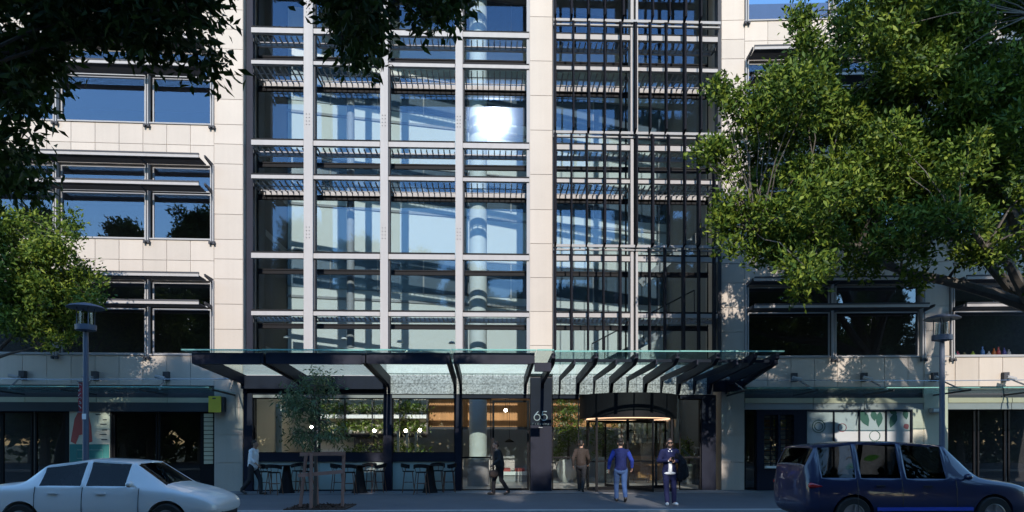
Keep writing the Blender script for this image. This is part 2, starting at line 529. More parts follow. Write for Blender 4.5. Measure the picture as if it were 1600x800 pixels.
def grating(a, b, z, depth, step, full=True):
    m = MB(); s0, s1 = C(a) + .03, C(b) - .03
    s = s0 + .05
    while s < s1:
        m.box(s, s + .035, .14, depth, z - .05, z + .01); s += step
    t = .45
    while t < depth - .1:
        m.box(s0, s1, t, t + .03, z - .075, z - .051); t += .42
    o = m.build("walkway_grating", GREY, BLD, FC.M)
    box("edge_bar", FC, s0, s1, depth + .002, depth + .08, z - .10, z + .06, WHITE, o)
    for s in (s0 - .02, s1 + .0):
        MB().poly([(.14, z - .06), (depth, z - .06), (depth, z - .12), (.14, z - .2)], (s, s + .02), 'x').build("support_arm", DGREY, o, FC.M)
for (a, b) in cbays + rbays:
    rb = a > 860
    for z in Arow:
        transom(a, b, z, .17)
        if abs(z - Arow[0]) > .1: grating(a, b, z - .09, .60, .2)
    for z in Brow:
        transom(a, b, z, .12)
        grating(a, b, z - .07, 1.2, .2)
    transom(a, b, Z491, .14)
    grating(a, b, Z491 - .09, .5, .16)
# inner glazing
levels = sorted(Arow + Brow + [Z491, 4.45])
def inner_bay(sa, sb, n=1):
    for i in range(len(levels) - 1):
        z0, z1 = levels[i] - .16, levels[i + 1] - .22
        if i == 0: z0 = 4.45
        w_ = (sb - sa) / n
        for j in range(n):
            a, b = sa + j * w_, sa + (j + 1) * w_
            f = MB(); t = GT; k = .045
            f.box(a, b, t - .05, t + .05, z0, z0 + k); f.box(a, b, t - .05, t + .05, z1 - k - .03, z1)
            f.box(a, a + .025, t - .04, t + .04, z0 + k, z1 - k - .03); f.box(b - .025, b, t - .04, t + .04, z0 + k, z1 - k - .03)
            o = f.build("glazed_panel", BLACK, BLD, FC.M)
            box("pane", FC, a + .025, b - .025, t - .008, t + .008, z0 + k, z1 - k - .03, G_CURT, o)
        box("spandrel_strip", FC, sa, sb, GT - .02, GT + .1, z1 + .002, z1 + .058, BLACK, BLD)
edges = [C(380) + .05, C(482.5, .6), C(600.5, .6), C(717, .6), C(828) - .01]
for a, b in zip(edges[:-1], edges[1:]): inner_bay(a + .002, b - .002)
for a, b in ((C(863) + .01, C(990)), (C(990), C(1127) - .03)): inner_bay(a + .002, b - .002)
# main mullion of the right bay
o = MB().box(C(984), C(988.5), -.15, .3, 4.4, TOP).box(C(992), C(995.5), -.15, .3, 4.4, TOP).build("mullion", WHITE, BLD, FC.M)
box("side_channel", FC, C(988.5) + .001, C(992) - .001, -.08, .28, 4.4, TOP, BLACK, o)
box("jamb", FC, C(1121), C(1127) - .02, -.05, .3, 4.4, TOP, DGREY, BLD)
box("jamb", FC, C(863) + .01, C(867), -.05, .2, 4.4, TOP, DGREY, BLD)
# vertical fins on rails
tiers = [(FC.z(548), FC.z(388)), (FC.z(384), FC.z(211)), (FC.z(207), FC.z(36)), (FC.z(32), FC.z(32) + 3.9)]
fx = [[868, 893, 919, 943, 969, 1015, 1039, 1068, 1092, 1116], [868, 893, 917, 945, 969, 995, 1020, 1045, 1070, 1092, 1116],
      [868, 896, 920, 945, 970, 993, 1016, 1041, 1070, 1095], [868, 893, 919, 945, 974, 1020, 1046, 1071, 1095]]
for k, (z0, z1) in enumerate(tiers):
    for i, px in enumerate(fx[k]):
        thick = .07 if (i + k) % 3 == 1 else .045
        s = C(px, -.45)
        MB().poly([(-.56, z0 + .02), (-.285, z0 - .05), (-.285, z1 + .05), (-.56, z1 - .12)], (s - thick / 2, s + thick / 2), 'x').build("fin", FIN, BLD, FC.M)
for z in (FC.z(34), FC.z(209), FC.z(386)):
    MB().box(C(864), C(1122), -.28, -.20, z - .01, z + .08).box(C(864), C(1122), -.20, -.10, z - .10, z - .05).build("fin_rail", GREY, BLD, FC.M)
    for px in (869, 905, 945, 985, 1030, 1075, 1118):
        box("rail_bracket", FC, C(px) - .02, C(px) + .02, -.2, .0, z - .048, z - .012, DGREY, BLD)
# roof of the centre
box("roof_edge", FC, C(380) + .01, C(1127) - .01, -.1, 1.2, TOP + .002, TOP + .5, STONE, BLD)
box("clerestory_wall", FC, C(380) - .5, C(1127) + .6, 1.22, 1.45, TOP - .15, TOPI, STONE, BLD)
box("roof_slab", FC, C(380) - .6, C(1127) + .7, 1.2, 9.4, TOPI + .002, TOPI + .3, STONE, BLD)
box("roof_side", FC, C(380) - .55, C(380) - .5, 1.46, 9.2, TOP - .1, TOPI, STONE, BLD)
box("roof_side", FC, C(1127) + .61, C(1127) + .66, 1.46, 9.2, TOP - .1, TOPI, STONE, BLD)

# ---------------- atrium behind the curtain wall
def obl(px): # oblique wall: deeper to the right
    s = C(px); return s
sA = C(440, 5.0); sB = C(1120, 2)
al = math.atan2(3.6, sB - sA); Lw = math.hypot(3.6, sB - sA)
Mo = FC.M @ Matrix.Translation((sA, 5.0, 0)) @ Matrix.Rotation(al, 4, 'Z')
MB().box(0, Lw, 0, .2, 5.0, TOPI).build("atrium_wall", WWALL, BLD, Mo)
for z in (Arow[0] - .35, Arow[1] - .35, Arow[2] - .35):
    MB().box(0, Lw, -.06, -.001, z, z + .10).build("atrium_trim", GREY, BLD, Mo)
for z0, z1 in ((8.15, 9.7), (12.05, 13.6), (15.95, 17.5), (19.85, 21.4)):  # dark glazed bands at the shaded heights, the wall's shade put into colour
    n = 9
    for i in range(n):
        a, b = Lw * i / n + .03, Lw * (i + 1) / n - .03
        MB().box(a, b, -.03, -.002, z0 + .03, z1 - .03).build("shade_band_pane", SHADEBAND, BLD, Mo)
        MB().box(b, b + .06, -.05, -.002, z0, z1).build("shade_band_mullion", GREY, BLD, Mo)
    MB().box(0, Lw, -.055, -.002, z1, z1 + .05).build("shade_band_head", GREY, BLD, Mo)
MB().lathe([(.34, 0.0), (.34, TOPI)], 28, (C(747, 2.7), 2.7, 0)).build("column", WWALL, BLD, FC.M, smooth=True)
MB().lathe([(.0, 1.05), (.42, 1.05), (.42, 0.0)], 28, (C(747, 2.7), 2.7, 0)).build("column_base", GREY, BLD, FC.M, smooth=True)
MB().lathe([(.14, 5.2), (.14, TOPI)], 16, (C(548, 1.75), 1.75, 0)).build("column", GREY, BLD, FC.M, smooth=True)
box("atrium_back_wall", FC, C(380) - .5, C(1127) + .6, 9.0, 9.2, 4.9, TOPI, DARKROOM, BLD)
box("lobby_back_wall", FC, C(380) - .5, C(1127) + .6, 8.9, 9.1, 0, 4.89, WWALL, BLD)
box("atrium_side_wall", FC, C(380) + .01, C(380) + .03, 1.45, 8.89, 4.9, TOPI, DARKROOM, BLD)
box("lobby_side_wall", FC, C(380) + .01, C(380) + .03, .5, 8.89, 0, 4.89, CREAM, BLD)
box("lobby_back_wall", FC, C(380) - .5, C(1127) + .6, 8.9, 9.1, 0, 4.89, WWALL, BLD)
box("atrium_side_wall", FC, C(1127) + .3, C(1127) + .4, 2.2, 9.0, 0, TOPI, CEIL, BLD)
box("atrium_soffit", FC, C(600), C(1127), 8.45, 9.0, 5.0, 5.2, CEIL, BLD)
# left bay rooms
for z in (5.3, Brow[0] + .5 - 1.6, Arow[1] - .2, Brow[1] + 2.2):
    box("room_floor", FC, C(380) + .05, sA - .02, 2.2, 9, z - .25, z, CEIL, BLD)
box("room_back_wall", FC, C(380) + .05, sA - .01, 5.0, 5.1, 5.3, TOPI, DARKROOM, BLD)
# right bay: floors, stair
st = MB().bar((C(925, 2.6), 2.6, 4.5), (C(1085, 2.6), 2.6, 6.6), .10, .28).bar((C(1000, 2.9), 2.9, 7.9), (C(1110, 2.9), 2.9, 10.2), .1, .3).build("atrium_stair", GREY, BLD, FC.M)
rl = MB()
for i in range(9):
    f = i / 8; x = C(925, 2.55) + (C(1085, 2.55) - C(925, 2.55)) * f; z = 4.5 + 2.1 * f
    rl.tube([(x, 2.55, z), (x, 2.55, z + 1.0)], .018, 5)
rl.tube([(C(925, 2.55), 2.55, 5.5), (C(1085, 2.55), 2.55, 7.6)], .03, 6)
rl.build("stair_rail", DGREY, st, FC.M)
for i, (px, pyy) in enumerate(((538, 530), (625, 535), (706, 537), (448, 528))):
    MB().lathe([(0, .1), (.1, .07), (.13, 0), (0, 0)], 12, (C(px, 1.9), 1.9, FC.z(pyy, px, 1.9))).build("ceiling_spot", WHITEP, BLD, FC.M, smooth=True)
box("lobby_ledge", FC, C(393), C(828), 1.42, 1.55, 4.75, 4.95, DGREY, BLD)

# ---------------- fascia and ledge above the entrance
ZF0, ZF1 = FC.z(616), FC.z(584)
mid = (ZF0 + ZF1) / 2
box("fascia_core", FC, C(380) + .02, C(1112), .03, .4, ZF0, 4.4, DGREY, BLD)
box("ledge", FC, C(605), C(1112), -.16, .028, ZF1 + .004, 4.38, LEDGE, BLD)
box("ledge", FC, C(380) + .03, C(605) - .01, -.10, .028, ZF1 - .1, 4.38, GREY, BLD)
box("fascia_panel", FC, C(380) + .03, C(605) - .01, -.13, .028, ZF0, ZF1 - .104, NAVY, BLD)
cuts = [605, 660, 714, 770, 828]; cuts2 = [863, 890, 912, 940, 966, 993, 1018, 1044, 1070, 1090, 1112]
for cc in (cuts, cuts2):
    for a, b in zip(cc[:-1], cc[1:]):
        for z0, z1 in ((ZF0, mid), (mid, ZF1)):
            box("fascia_panel", FC, C(a) + .005, C(b) - .005, -.12, .028, z0 + .006, z1 - .006, TERR, BLD)

# ---------------- ground floor of the centre
def col(a, b, z0=0, z1=ZF0, t0=-.12, t1=.35, m=NAVY): return box("dark_post", FC, C(a), C(b), t0, t1, z0, z1, m, BLD)
col(383, 396); col(600, 613); col(711, 721); col(1096, 1118, t0=-.05)
HZ = FC.z(622)
for a, b in ((396, 600), (613, 711), (721, 828), (863, 905), (1062, 1096)):
    box("header", FC, C(a) + .002, C(b) - .002, -.06, .2, HZ, ZF0 - .002, GREY if b < 828 else NAVY, BLD)
zs0, zs1 = FC.z(721), FC.z(708)
def glaze(name, a, b, z0, z1, t=.08, fm=BLACK, m=None, fw=.035, bars=()):
    f = MB(); a, b = C(a) + .003, C(b) - .003
    f.box(a, b, t - .03, t + .03, z0, z0 + fw); f.box(a, b, t - .03, t + .03, z1 - fw, z1)
    f.box(a, a + fw, t - .03, t + .03, z0 + fw, z1 - fw); f.box(b - fw, b, t - .03, t + .03, z0 + fw, z1 - fw)
    for z in bars: f.box(a + fw, b - fw, t - .035, t + .035, z - .03, z + .03)
    o = f.build(name, fm, BLD, FC.M)
    box("pane", FC, a + fw, b - fw, t - .006, t + .006, z0 + fw, z1 - fw, m or G_SHOP, o)
    return o
for a, b in ((396, 498), (498, 600), (613, 711)):
    glaze("cafe_window", a, b, zs1, HZ)
    box("window_beam", FC, C(a) + .002, C(b) - .002, -.05, .2, zs0, zs1, NAVY, BLD)
    box("plinth_panel", FC, C(a) + .01, C(b) - .01, .02, .16, .06, zs0 - .002, PALE, BLD)
    box("plinth", FC, C(a) + .002, C(b) - .002, -.02, .16, .0, .055, NAVY, BLD)
zr = FC.z(715)
glaze("glazed_screen", 721, 768, .02, HZ, bars=(zr,))
d = glaze("entry_door", 769, 827, .02, FC.z(625), fw=.07, bars=())
MB().tube([(C(776), .0, .9), (C(776), .0, 1.5)], .018, 8).build("handle", STEEL, d, FC.M)
glaze("glazed_screen", 863, 905, .02, HZ, bars=(zr,))
glaze("glazed_screen", 1062, 1096, .02, HZ, bars=(zr,))
# sign pylon
py0, py1 = C(828) + .002, C(861)
box("sign_pylon", FC, py0, py1, -.32, .34, 0.0, ZF0 + .55, NAVY, BLD)
pyl = MB()
def stroke(mb, pts, r, t): mb.tube([(x, t, z) for x, z in pts], r, 6)
def arc(cx, cz, r, a0, a1, n=16): return [(cx + r * math.cos(R(a0 + (a1 - a0) * i / n)), cz + r * math.sin(R(a0 + (a1 - a0) * i / n))) for i in range(n + 1)]
T = -.335
u = (C(855) - C(834)) / 21.0
cx6, cz = C(839.2, -.33), FC.z(652.2, 845, -.33)
rr = 4.6 * u
stroke(pyl, arc(cx6, cz, rr, 0, 360, 28), .018, T)
stroke(pyl, [(cx6 - rr * .86, cz + rr * .52), (cx6 - rr * .2, cz + rr * 1.35), (cx6 + rr * .42, cz + rr * 2.0)], .018, T)
cx5 = C(850.2, -.33)
stroke(pyl, arc(cx5, cz, rr, 205, 360, 18) + arc(cx5, cz, rr, 0, 138, 14), .018, T)
stroke(pyl, [(cx5 - rr * .72, cz + rr * .72), (cx5 - rr * .45, cz + rr * 1.95), (cx5 + rr * .85, cz + rr * 1.95)], .018, T)
GL = {'P': [[(0, 0), (0, 1), (.6, 1), (.6, .5), (0, .5)]], 'I': [[(.3, 0), (.3, 1)]], 'R': [[(0, 0), (0, 1), (.6, 1), (.6, .5), (0, .5)], [(.25, .5), (.65, 0)]],
      'A': [[(0, 0), (.33, 1), (.66, 0)], [(.12, .35), (.54, .35)]], 'M': [[(0, 0), (0, 1), (.35, .4), (.7, 1), (.7, 0)]]}
for i, ch in enumerate("PIRRAMA"):
    x0 = C(831.6 + i * 4.0, -.33); z0 = FC.z(664, 845, -.33); h = .065
    for pl in GL[ch]: stroke(pyl, [(x0 + a * h * .9, z0 + b * h) for a, b in pl], .006, T)
stroke(pyl, [(C(841.5, -.33), FC.z(667.8, 845, -.33)), (C(848, -.33), FC.z(667.8, 845, -.33))], .014, T)
pyl.build("lettering", GREYTXT, [o for o in BLD.children if o.name.startswith("sign_pylon")][0], FC.M)

# revolving door
rd = thing("revolving_door", "dark framed revolving glass door with glowing ring light under its drum", "revolving door", FC.w(C(984), .35, 0))
RR = C(1058) - C(984)
MB().lathe([(RR, 2.52), (RR + .03, 2.52), (RR + .03, ZF0 - .01), (RR, ZF0 - .01)], 48).build("drum_header", BLACK, rd, Matrix.Translation(FC.w(C(984), .35, 0)), smooth=True)
Mr = Matrix.Translation(FC.w(C(984), .35, 0))
MB().lathe([(0, 2.55), (RR - .01, 2.55)], 48).build("drum_soffit", BLACK, rd, Mr)
MB().tube([(math.cos(R(a)) * (RR - .22), math.sin(R(a)) * (RR - .22), 2.51) for a in range(0, 360, 8)], .016, 6, closed=True).build("ring_light", RINGL, rd, Mr)
for a0 in (-40, 140):
    MB().lathe([(RR, .05), (RR, 2.51)], 14, a0=R(a0), a1=R(a0 + 80)).build("curved_glass", G_SHOP, rd, Mr)
    for a in (a0, a0 + 80):
        MB().box(-.04, .04, -.04, .04, .0, 2.51).build("drum_post", BLACK, rd, Mr @ Matrix.Translation((RR * math.cos(R(a)), RR * math.sin(R(a)), 0)))
MB().lathe([(.05, .03), (.05, 2.5)], 12).build("shaft", BLACK, rd, Mr)
for a in (20, 110, 200, 290):
    Ma = Mr @ Matrix.Rotation(R(a), 4, 'Z')
    f = MB().box(.06, RR - .06, -.02, .02, .04, .14).box(.06, RR - .06, -.02, .02, 2.38, 2.46).box(RR - .12, RR - .06, -.02, .02, .14, 2.38).box(.06, RR - .12, -.015, .015, 1.0, 1.05).build("door_wing", BLACK, rd, Ma)
    MB().box(.06, RR - .12, -.005, .005, .14, 2.38).build("pane", G_SHOP, f, Ma)
MB().lathe([(0, .022), (RR, .022), (RR + .05, .0)], 40).build("floor_ring", DGREY, rd, Mr)

# ---------------- entrance canopy
CT = -4.3
can = thing("entrance_canopy", "long dark steel entrance canopy roofed with green tinted glass panes on ribs", "canopy", (0, D, 3.3))
def cz_(py, px, t=CT): return FC.z(py, px, t)
zt = cz_(551, 560) ; zbk = FC.z(588, 620, -.1)
def rib(px, wd, h, deep=True, py=551, pointed=False):
    s = C(px, CT); z1 = FC.z(py, px, CT)
    if pointed:
        pts = [(CT, z1 + .02), (CT, z1 - .12), (CT + .35, z1 - h - .02), (-.42, zbk - h), (-.20, ZF0 + .02), (-.125, ZF0 + .02), (-.125, zbk)]
    else:
        pts = [(CT, z1), (CT, z1 - h), (-.55, zbk - h), (-.30, zbk - h - .12), (-.22, ZF0 + .02), (-.135, ZF0 + .02), (-.135, zbk)]
    return MB().poly([(a, b) for a, b in pts], (s - wd / 2, s + wd / 2), 'x').build("rib", NAVY, can, FC.M)
for px in (302, 409, 418, 568, 575, 700, 711, 833): rib(px, .09, .30)
for px in (865, 932, 995, 1059, 1122, 1180, 1215): rib(px, .11, .26, pointed=True, py=553)
for px in (898, 963, 1026, 1090, 1152): rib(px, .045, .16, pointed=True, py=563)
for a, b in ((302, 409), (418, 568), (575, 700), (711, 833)):
    z1 = cz_(551, (a + b) / 2)
    box("front_beam", FC, C(a, CT) + .047, C(b, CT) - .047, CT - .02, CT + .12, z1 - .32, z1 - .005, NAVY, can)
z1 = cz_(566, 848)
box("front_beam", FC, C(833, CT) + .05, C(865, CT) - .06, CT + .1, CT + .22, z1 - .25, z1, NAVY, can)
z1 = cz_(562, 1000)
box("front_beam", FC, C(865, CT) + .06, C(1215, CT) - .06, CT + .42, CT + .5, z1 - .02, z1 + .07, NAVY, can)
box("back_beam", FC, C(383), C(605), -.42, -.135, zbk - .46, zbk - .02, NAVY, can)
box("back_beam", FC, C(1112), C(1160), -.22, -.135, ZF0 + .1, ZF0 + .5, NAVY, can)
MB().bar((C(1160, -.2), -.2, ZF0 + .4), (C(1215, CT), CT + .1, cz_(562, 1215)), .1, .24).build("edge_beam", NAVY, can, FC.M)
MB().bar((C(380, -.2), -.2, zbk - .12), (C(302, CT), CT + .1, cz_(556, 302)), .12, .26).build("edge_beam", NAVY, can, FC.M)
def cpane(a, b, py=549.5):
    a_, b_ = C(a, CT), C(b, CT); z1 = FC.z(py, (a + b) / 2, CT)
    MB().poly([(CT - .2, z1), (CT - .2, z1 + .02), (-.17, zbk + .045), (-.17, zbk + .025)], (a_ + .01, b_ - .01), 'x').build("glass_pane", G_CANOPY, can, FC.M)
    box("glass_edge", FC, a_ + .01, b_ - .01, CT - .222, CT - .202, z1 - .004, z1 + .034, G_EDGE, can)
for a, b in ((288, 413), (413, 571), (571, 705), (705, 838), (838, 865), (865, 932), (932, 995), (995, 1059), (1059, 1122), (1122, 1180), (1180, 1221)): cpane(a, b, 549 if a < 865 else 551)

# ---------------- glass awnings over the shops
def awning(name, label, fr, px0, px1, tf, zaw, npan, side):
    aw = thing(name, label, "awning", fr.w(fr.s((px0 + px1) / 2), 0, zaw))
    s0, s1 = fr.s(px0, tf) if side < 0 else fr.s(px0), fr.s(px1, tf) if side > 0 else fr.s(px1)
    w_ = (s1 - s0) / npan
    for i in range(npan):
        a, b = s0 + i * w_, s0 + (i + 1) * w_
        MB().box(a + .006, b - .006, tf, -.05, zaw, zaw + .018).build("glass_pane", G_CANOPY, aw, fr.M)
        box("glass_edge", fr, a + .006, b - .006, tf - .022, tf - .002, zaw - .006, zaw + .024, G_EDGE, aw)
    for i in range(npan + 1):
        s = min(max(s0 + i * w_, s0 + .1), s1 - .1)
        MB().bar((s, -.03, zaw - .06), (s, tf + .5, zaw - .03), .03, .055).build("support_fin", DGREY, aw, fr.M)
        o = MB().box(s - .09, s + .09, -.2, -.032, zaw + .42, zaw + .72).build("wall_bracket", DGREY, aw, fr.M)
        MB().tube([(s, -.15, zaw + .55), (s + .25, tf + 1.4, zaw + .05)], .028, 8).build("tension_rod", STEEL, aw, fr.M)
        MB().tube([(s - .2, -.5, zaw + .53), (s + .1, -.5, zaw + .46)], .06, 10).build("spot_barrel", GREY, aw, fr.M)
    MB().tube([(s0, -.55, zaw + .45), ((s0 + s1) / 2, -.55, zaw + .40), (s1, -.55, zaw + .45)], .012, 5).build("cable", STEEL, aw, fr.M)
    return aw
zaw = FL.z(615, 370)
awning("glass_awning", "flat green glass awning over the dark shop on the left, held by steel rods", FL, -190, 372, -2.6, zaw, 5, 0)
awning("glass_awning", "flat green glass awning over the botanical shop window on the right", FR, 1131, 1790, -2.6, FR.z(616, 1131), 6, 0)

# ---------------- left shopfront
S = FL.s
sl, sr = S(-195), S(335) - .003
zc0, zc1, zh0 = FL.z(629, 200), FL.z(621, 200), FL.z(643, 200)
box("upper_soffit", FL, sl, sr, .05, .5, zc1, 3.62, DGREY, BLD)
for a, b in ((-195, -80), (-80, 40), (40, 152), (152, 262), (262, 335)):
    box("cream_strip", FL, S(a) + .01, S(b) - .013, -.04, .3, zc0 + .003, zc1 - .003, CREAMSTRIP, BLD)
box("shop_header", FL, sl, sr, -.10, .3, zh0, zc0, DGREY, BLD)
def shopwin(fr, a, b, z0, z1, m=G_SHOPD, fm=BLACK, t=.12, fw=.05, name="shop_window"):
    f = MB(); a, b = fr.s(a) + .003, fr.s(b) - .003
    f.box(a, b, t - .04, t + .04, z0, z0 + fw); f.box(a, b, t - .04, t + .04, z1 - fw, z1)
    f.box(a, a + fw, t - .04, t + .04, z0 + fw, z1 - fw); f.box(b - fw, b, t - .04, t + .04, z0 + fw, z1 - fw)
    o = f.build(name, fm, BLD, fr.M)
    box("pane", fr, a + fw, b - fw, t - .006, t + .006, z0 + fw, z1 - fw, m, o)
    return o
for a, b in ((-195, -120), (-120, -50), (-50, 0), (0, 48), (52, 102), (175, 244), (246, 314)): shopwin(FL, a, b, .05, zh0 - .003)
box("shop_plinth", FL, sl, sr, .03, .3, 0, .048, BLACK, BLD)
box("shop_pier", FL, S(102), S(175), .02, .3, .05, zh0 - .002, BLACK, BLD)
box("shop_pier", FL, S(314), S(335) - .003, .02, .3, .05, zh0 - .002, BLACK, BLD)
for i in range(12):
    z = .95 + i * .145
    if z + .13 < zh0: box("slat", FL, S(319), S(333), -.02, .018, z, z + .12, CREAMSTRIP, BLD)
box("shop_floor", FL, sl, sr, .3, 5.6, 0, .03, DGREY, BLD)
box("shop_ceiling", FL, sl, sr, .3, 5.6, 3.3, 3.4, DARKROOM, BLD)
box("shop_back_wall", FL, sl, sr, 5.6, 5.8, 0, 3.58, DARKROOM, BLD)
# poster and signs are things of their own
p = thing("wall_poster", "tall shop poster with a red shape beside a cream printed panel on teal", "poster", FL.w(S(140), .01, 1.6))
box("backing", FL, S(109), S(172), -.02, .018, .9, FL.z(637, 140), CREAM, p)
tz0, tz1 = FL.z(694, 140), FL.z(702, 140)
MB().box(S(109) + .01, S(172) - .01, -.026, -.0205, .91, tz0).build("teal_print", TEAL, p, FL.M)
pm = MB()
pts = [(S(111), FL.z(690, 140)), (S(117), FL.z(655, 140)), (S(122), FL.z(645, 140)), (S(130), FL.z(642, 140)), (S(139), FL.z(648, 140)), (S(143), FL.z(665, 140)), (S(145), FL.z(690, 140)), (S(139), FL.z(692, 140)), (S(135), FL.z(678, 140)), (S(124), FL.z(680, 140)), (S(119), FL.z(694, 140))]
pm.poly(pts, (-.027, -.0205)); pm.build("red_print", REDP, p, FL.M)
pm = MB()
for i, (py, w0, w1) in enumerate(((639, 149, 166), (647, 150, 158), (655, 161, 167), (662, 157, 167), (671, 160, 168), (678, 156, 167), (686, 159, 168))):
    pm.box(S(w0), S(w1), -.025, -.0205, FL.z(py + 1.6, 140), FL.z(py, 140))
pm.build("print_bars", DGREY, p, FL.M)
pm = MB()
pm.tube([(S(121), -.03, FL.z(703, 140)), (S(161), -.03, FL.z(703, 140)), (S(161), -.03, FL.z(716, 140)), (S(121), -.03, FL.z(716, 140))], .006, 4, closed=True)
pm.build("frame_print", PALE, p, FL.M)
y = thing("wall_sign", "bright yellow box sign fixed to the stone pier beside the dark shop", "sign", FL.w(S(342), -.2, 2.9))
z0, z1 = FL.z(645, 341), FL.z(620, 341)
MB().box(S(332), S(351), -.36, -.31, z0, z1).build("sign_face", YEL, y, FL.M)
MB().box(S(333), S(354), -.309, -.035, z0 + .03, z1 - .02).build("sign_box", DGREY, y, FL.M)
MB().box(S(338), S(343), -.366, -.361, z1 - .10, z1 - .06).build("fixing", DGREY, y, FL.M)

# ---------------- right shopfront
S = FR.s
sl, sr = S(1163) + .003, S(1790)
zr0, zr1 = FR.z(640, 1240), FR.z(630, 1240)
box("upper_soffit", FR, sl, sr, .05, .5, FR.z(622, 1240), 3.62, DGREY, BLD)
for a, b in ((1163, 1270), (1270, 1350), (1350, 1443), (1480, 1580), (1580, 1680), (1680, 1790)):
    box("cream_strip", FR, S(a) + .012, S(b) - .008, -.05, .3, zr1 + .003, FR.z(622, 1240) - .003, CREAMSTRIP, BLD)
    box("shop_header", FR, S(a) + .012, S(b) - .008, -.02, .3, zr0, zr1, GREY, BLD)
box("shop_pier", FR, S(1443), S(1480), -.04, .4, 0, 3.62, CREAM, BLD)
shopwin(FR, 1164, 1183, .05, zr0, G_SHOP)
zd = FR.z(648, 1215)
box("shop_pier", FR, S(1183), S(1194), .0, .3, 0, zr0, NAVY, BLD)
box("shop_pier", FR, S(1241), S(1261), .0, .3, 0, zr0, NAVY, BLD)
box("shop_pier", FR, S(1216), S(1220), .0, .3, .8, zd, NAVY, BLD)
box("shop_header_panel", FR, S(1194), S(1241), .0, .3, zd, zr0, NAVY, BLD)
box("shop_plinth", FR, S(1194), S(1241), .0, .3, 0, .78, NAVY, BLD)
for a, b in ((1194, 1216), (1220, 1241)):
    shopwin(FR, a, b, .79, zd - .003, G_SHOP, NAVY, fw=.02, name="grid_window")
    gm = MB()
    for i in range(1, 13):
        z = .8 + (zd - .8) * i / 13; gm.box(S(a) + .02, S(b) - .02, .05, .075, z - .012, z + .012)
    gm.box((S(a) + S(b)) / 2 - .01, (S(a) + S(b)) / 2 + .01, .076, .09, .8, zd)
    gm.build("grid_bars", NAVY, BLD, FR.M)
    box("window_ledge", FR, S(a) + .02, S(b) - .02, -.1, .04, .78, .86, WHITEP, BLD)
    for i in range(4):
        box("bottle_shelf", FR, S(a) + .02, S(b) - .02, .5, .8, 1.0 + i * .38, 1.03 + i * .38, TIMBER, BLD)
    box("display_back", FR, S(a) + .02, S(b) - .02, .8, .85, .8, zd, CREAM, BLD)  # plain cream panel behind the bottle shelves
    box("display_stripe", FR, S(a) + .02, S(b) - .02, .76, .79, 2.25, 2.5, YEL if a > 1200 else TIMBER, BLD)
# botanical panels
PANEL = mat("pale_display_panel", (.42, .43, .44), .6, var=.05)
LEAFP = mat("dark_leaf_print", (.03, .10, .075), .6, var=.2)
LEAFG = mat("bright_leaf_print", (.09, .33, .05), .6, var=.15)
REDB = mat("berry_print", (.25, .07, .09), .6)
edgs = [1262, 1304, 1344, 1386, 1425]
dp = []
for a, b in zip(edgs[:-1], edgs[1:]):
    dp.append(box("display_panel", FR, S(a) + .02, S(b) - .02, .10, .14, .55, zr0 - .05, PANEL, BLD))
    box("shop_mullion", FR, S(b) - .018, S(b) + .018, .02, .16, .0, zr0 - .05, NAVY, BLD)
box("shop_header_panel", FR, S(1261) + .002, S(1425), .0, .16, zr0 - .049, zr0 - .002, NAVY, BLD)
box("shop_plinth", FR, S(1261) + .002, S(1425), .02, .16, 0, .5, DGREY, BLD)
box("shop_pier", FR, S(1426) , S(1443) - .003, -.02, .3, 0, zr0, CREAM, BLD)
def leafprint(parent, px, py, ln, wd, ang, m):
    cx, cz = S(px), FR.z(py, px); a = R(ang); d = (math.cos(a), math.sin(a)); n = (-d[1], d[0])
    pts = []
    for f, k in ((0, 0), (.15, .6), (.4, 1), (.7, .75), (1, 0)): pts.append((cx + d[0] * ln * f + n[0] * wd * k, cz + d[1] * ln * f + n[1] * wd * k))
    for f, k in ((.7, .75), (.4, 1), (.15, .6)): pts.append((cx + d[0] * ln * f - n[0] * wd * k, cz + d[1] * ln * f - n[1] * wd * k))
    MB().poly(pts, (.092, .099)).build("leaf_print", m, parent, FR.M)
for pi, px, py, ln, wd, an, m in ((2, 1347, 641, .62, .16, -65, LEAFP), (2, 1366, 641, .38, .11, -80, LEAFP), (2, 1377, 643, .55, .12, -95, LEAFP), (3, 1402, 645, .55, .13, -110, LEAFP), (3, 1392, 640, .3, .1, -30, LEAFP), (3, 1416, 640, .35, .1, -80, LEAFP),
                          (2, 1351, 718, .6, .11, 12, LEAFG), (1, 1323, 733, .45, .12, 25, LEAFG), (3, 1416, 662, .22, .1, -60, REDB)):
    leafprint(dp[pi], px, py, ln, wd, an, m)
for pi, px, py, r_ in ((0, 1281, 666, .22), (0, 1281, 666, .14), (2, 1369, 681, .18), (1, 1318, 668, .14)):
    MB().tube([(S(px) + r_ * math.cos(R(a)), .096, FR.z(py, px) + r_ * math.sin(R(a))) for a in range(0, 360, 20)], .014, 5, closed=True).build("ring_print", LEAFP if pi != 1 else REDB, dp[pi], FR.M)
for a, b in ((1482, 1526), (1530, 1574), (1578, 1640), (1642, 1715), (1717, 1785)): shopwin(FR, a, b, .05, zr0, G_SHOPD)
box("shop_plinth", FR, S(1480), sr, .03, .3, 0, .048, BLACK, BLD)
box("shop_floor", FR, sl, sr, .31, 5.6, 0, .03, DGREY, BLD)
box("shop_ceiling", FR, sl, sr, .41, 5.6, 3.3, 3.4, DARKROOM, BLD)
box("shop_back_wall", FR, sl, sr, 5.6, 5.8, 0, 3.58, DARKROOM, BLD)
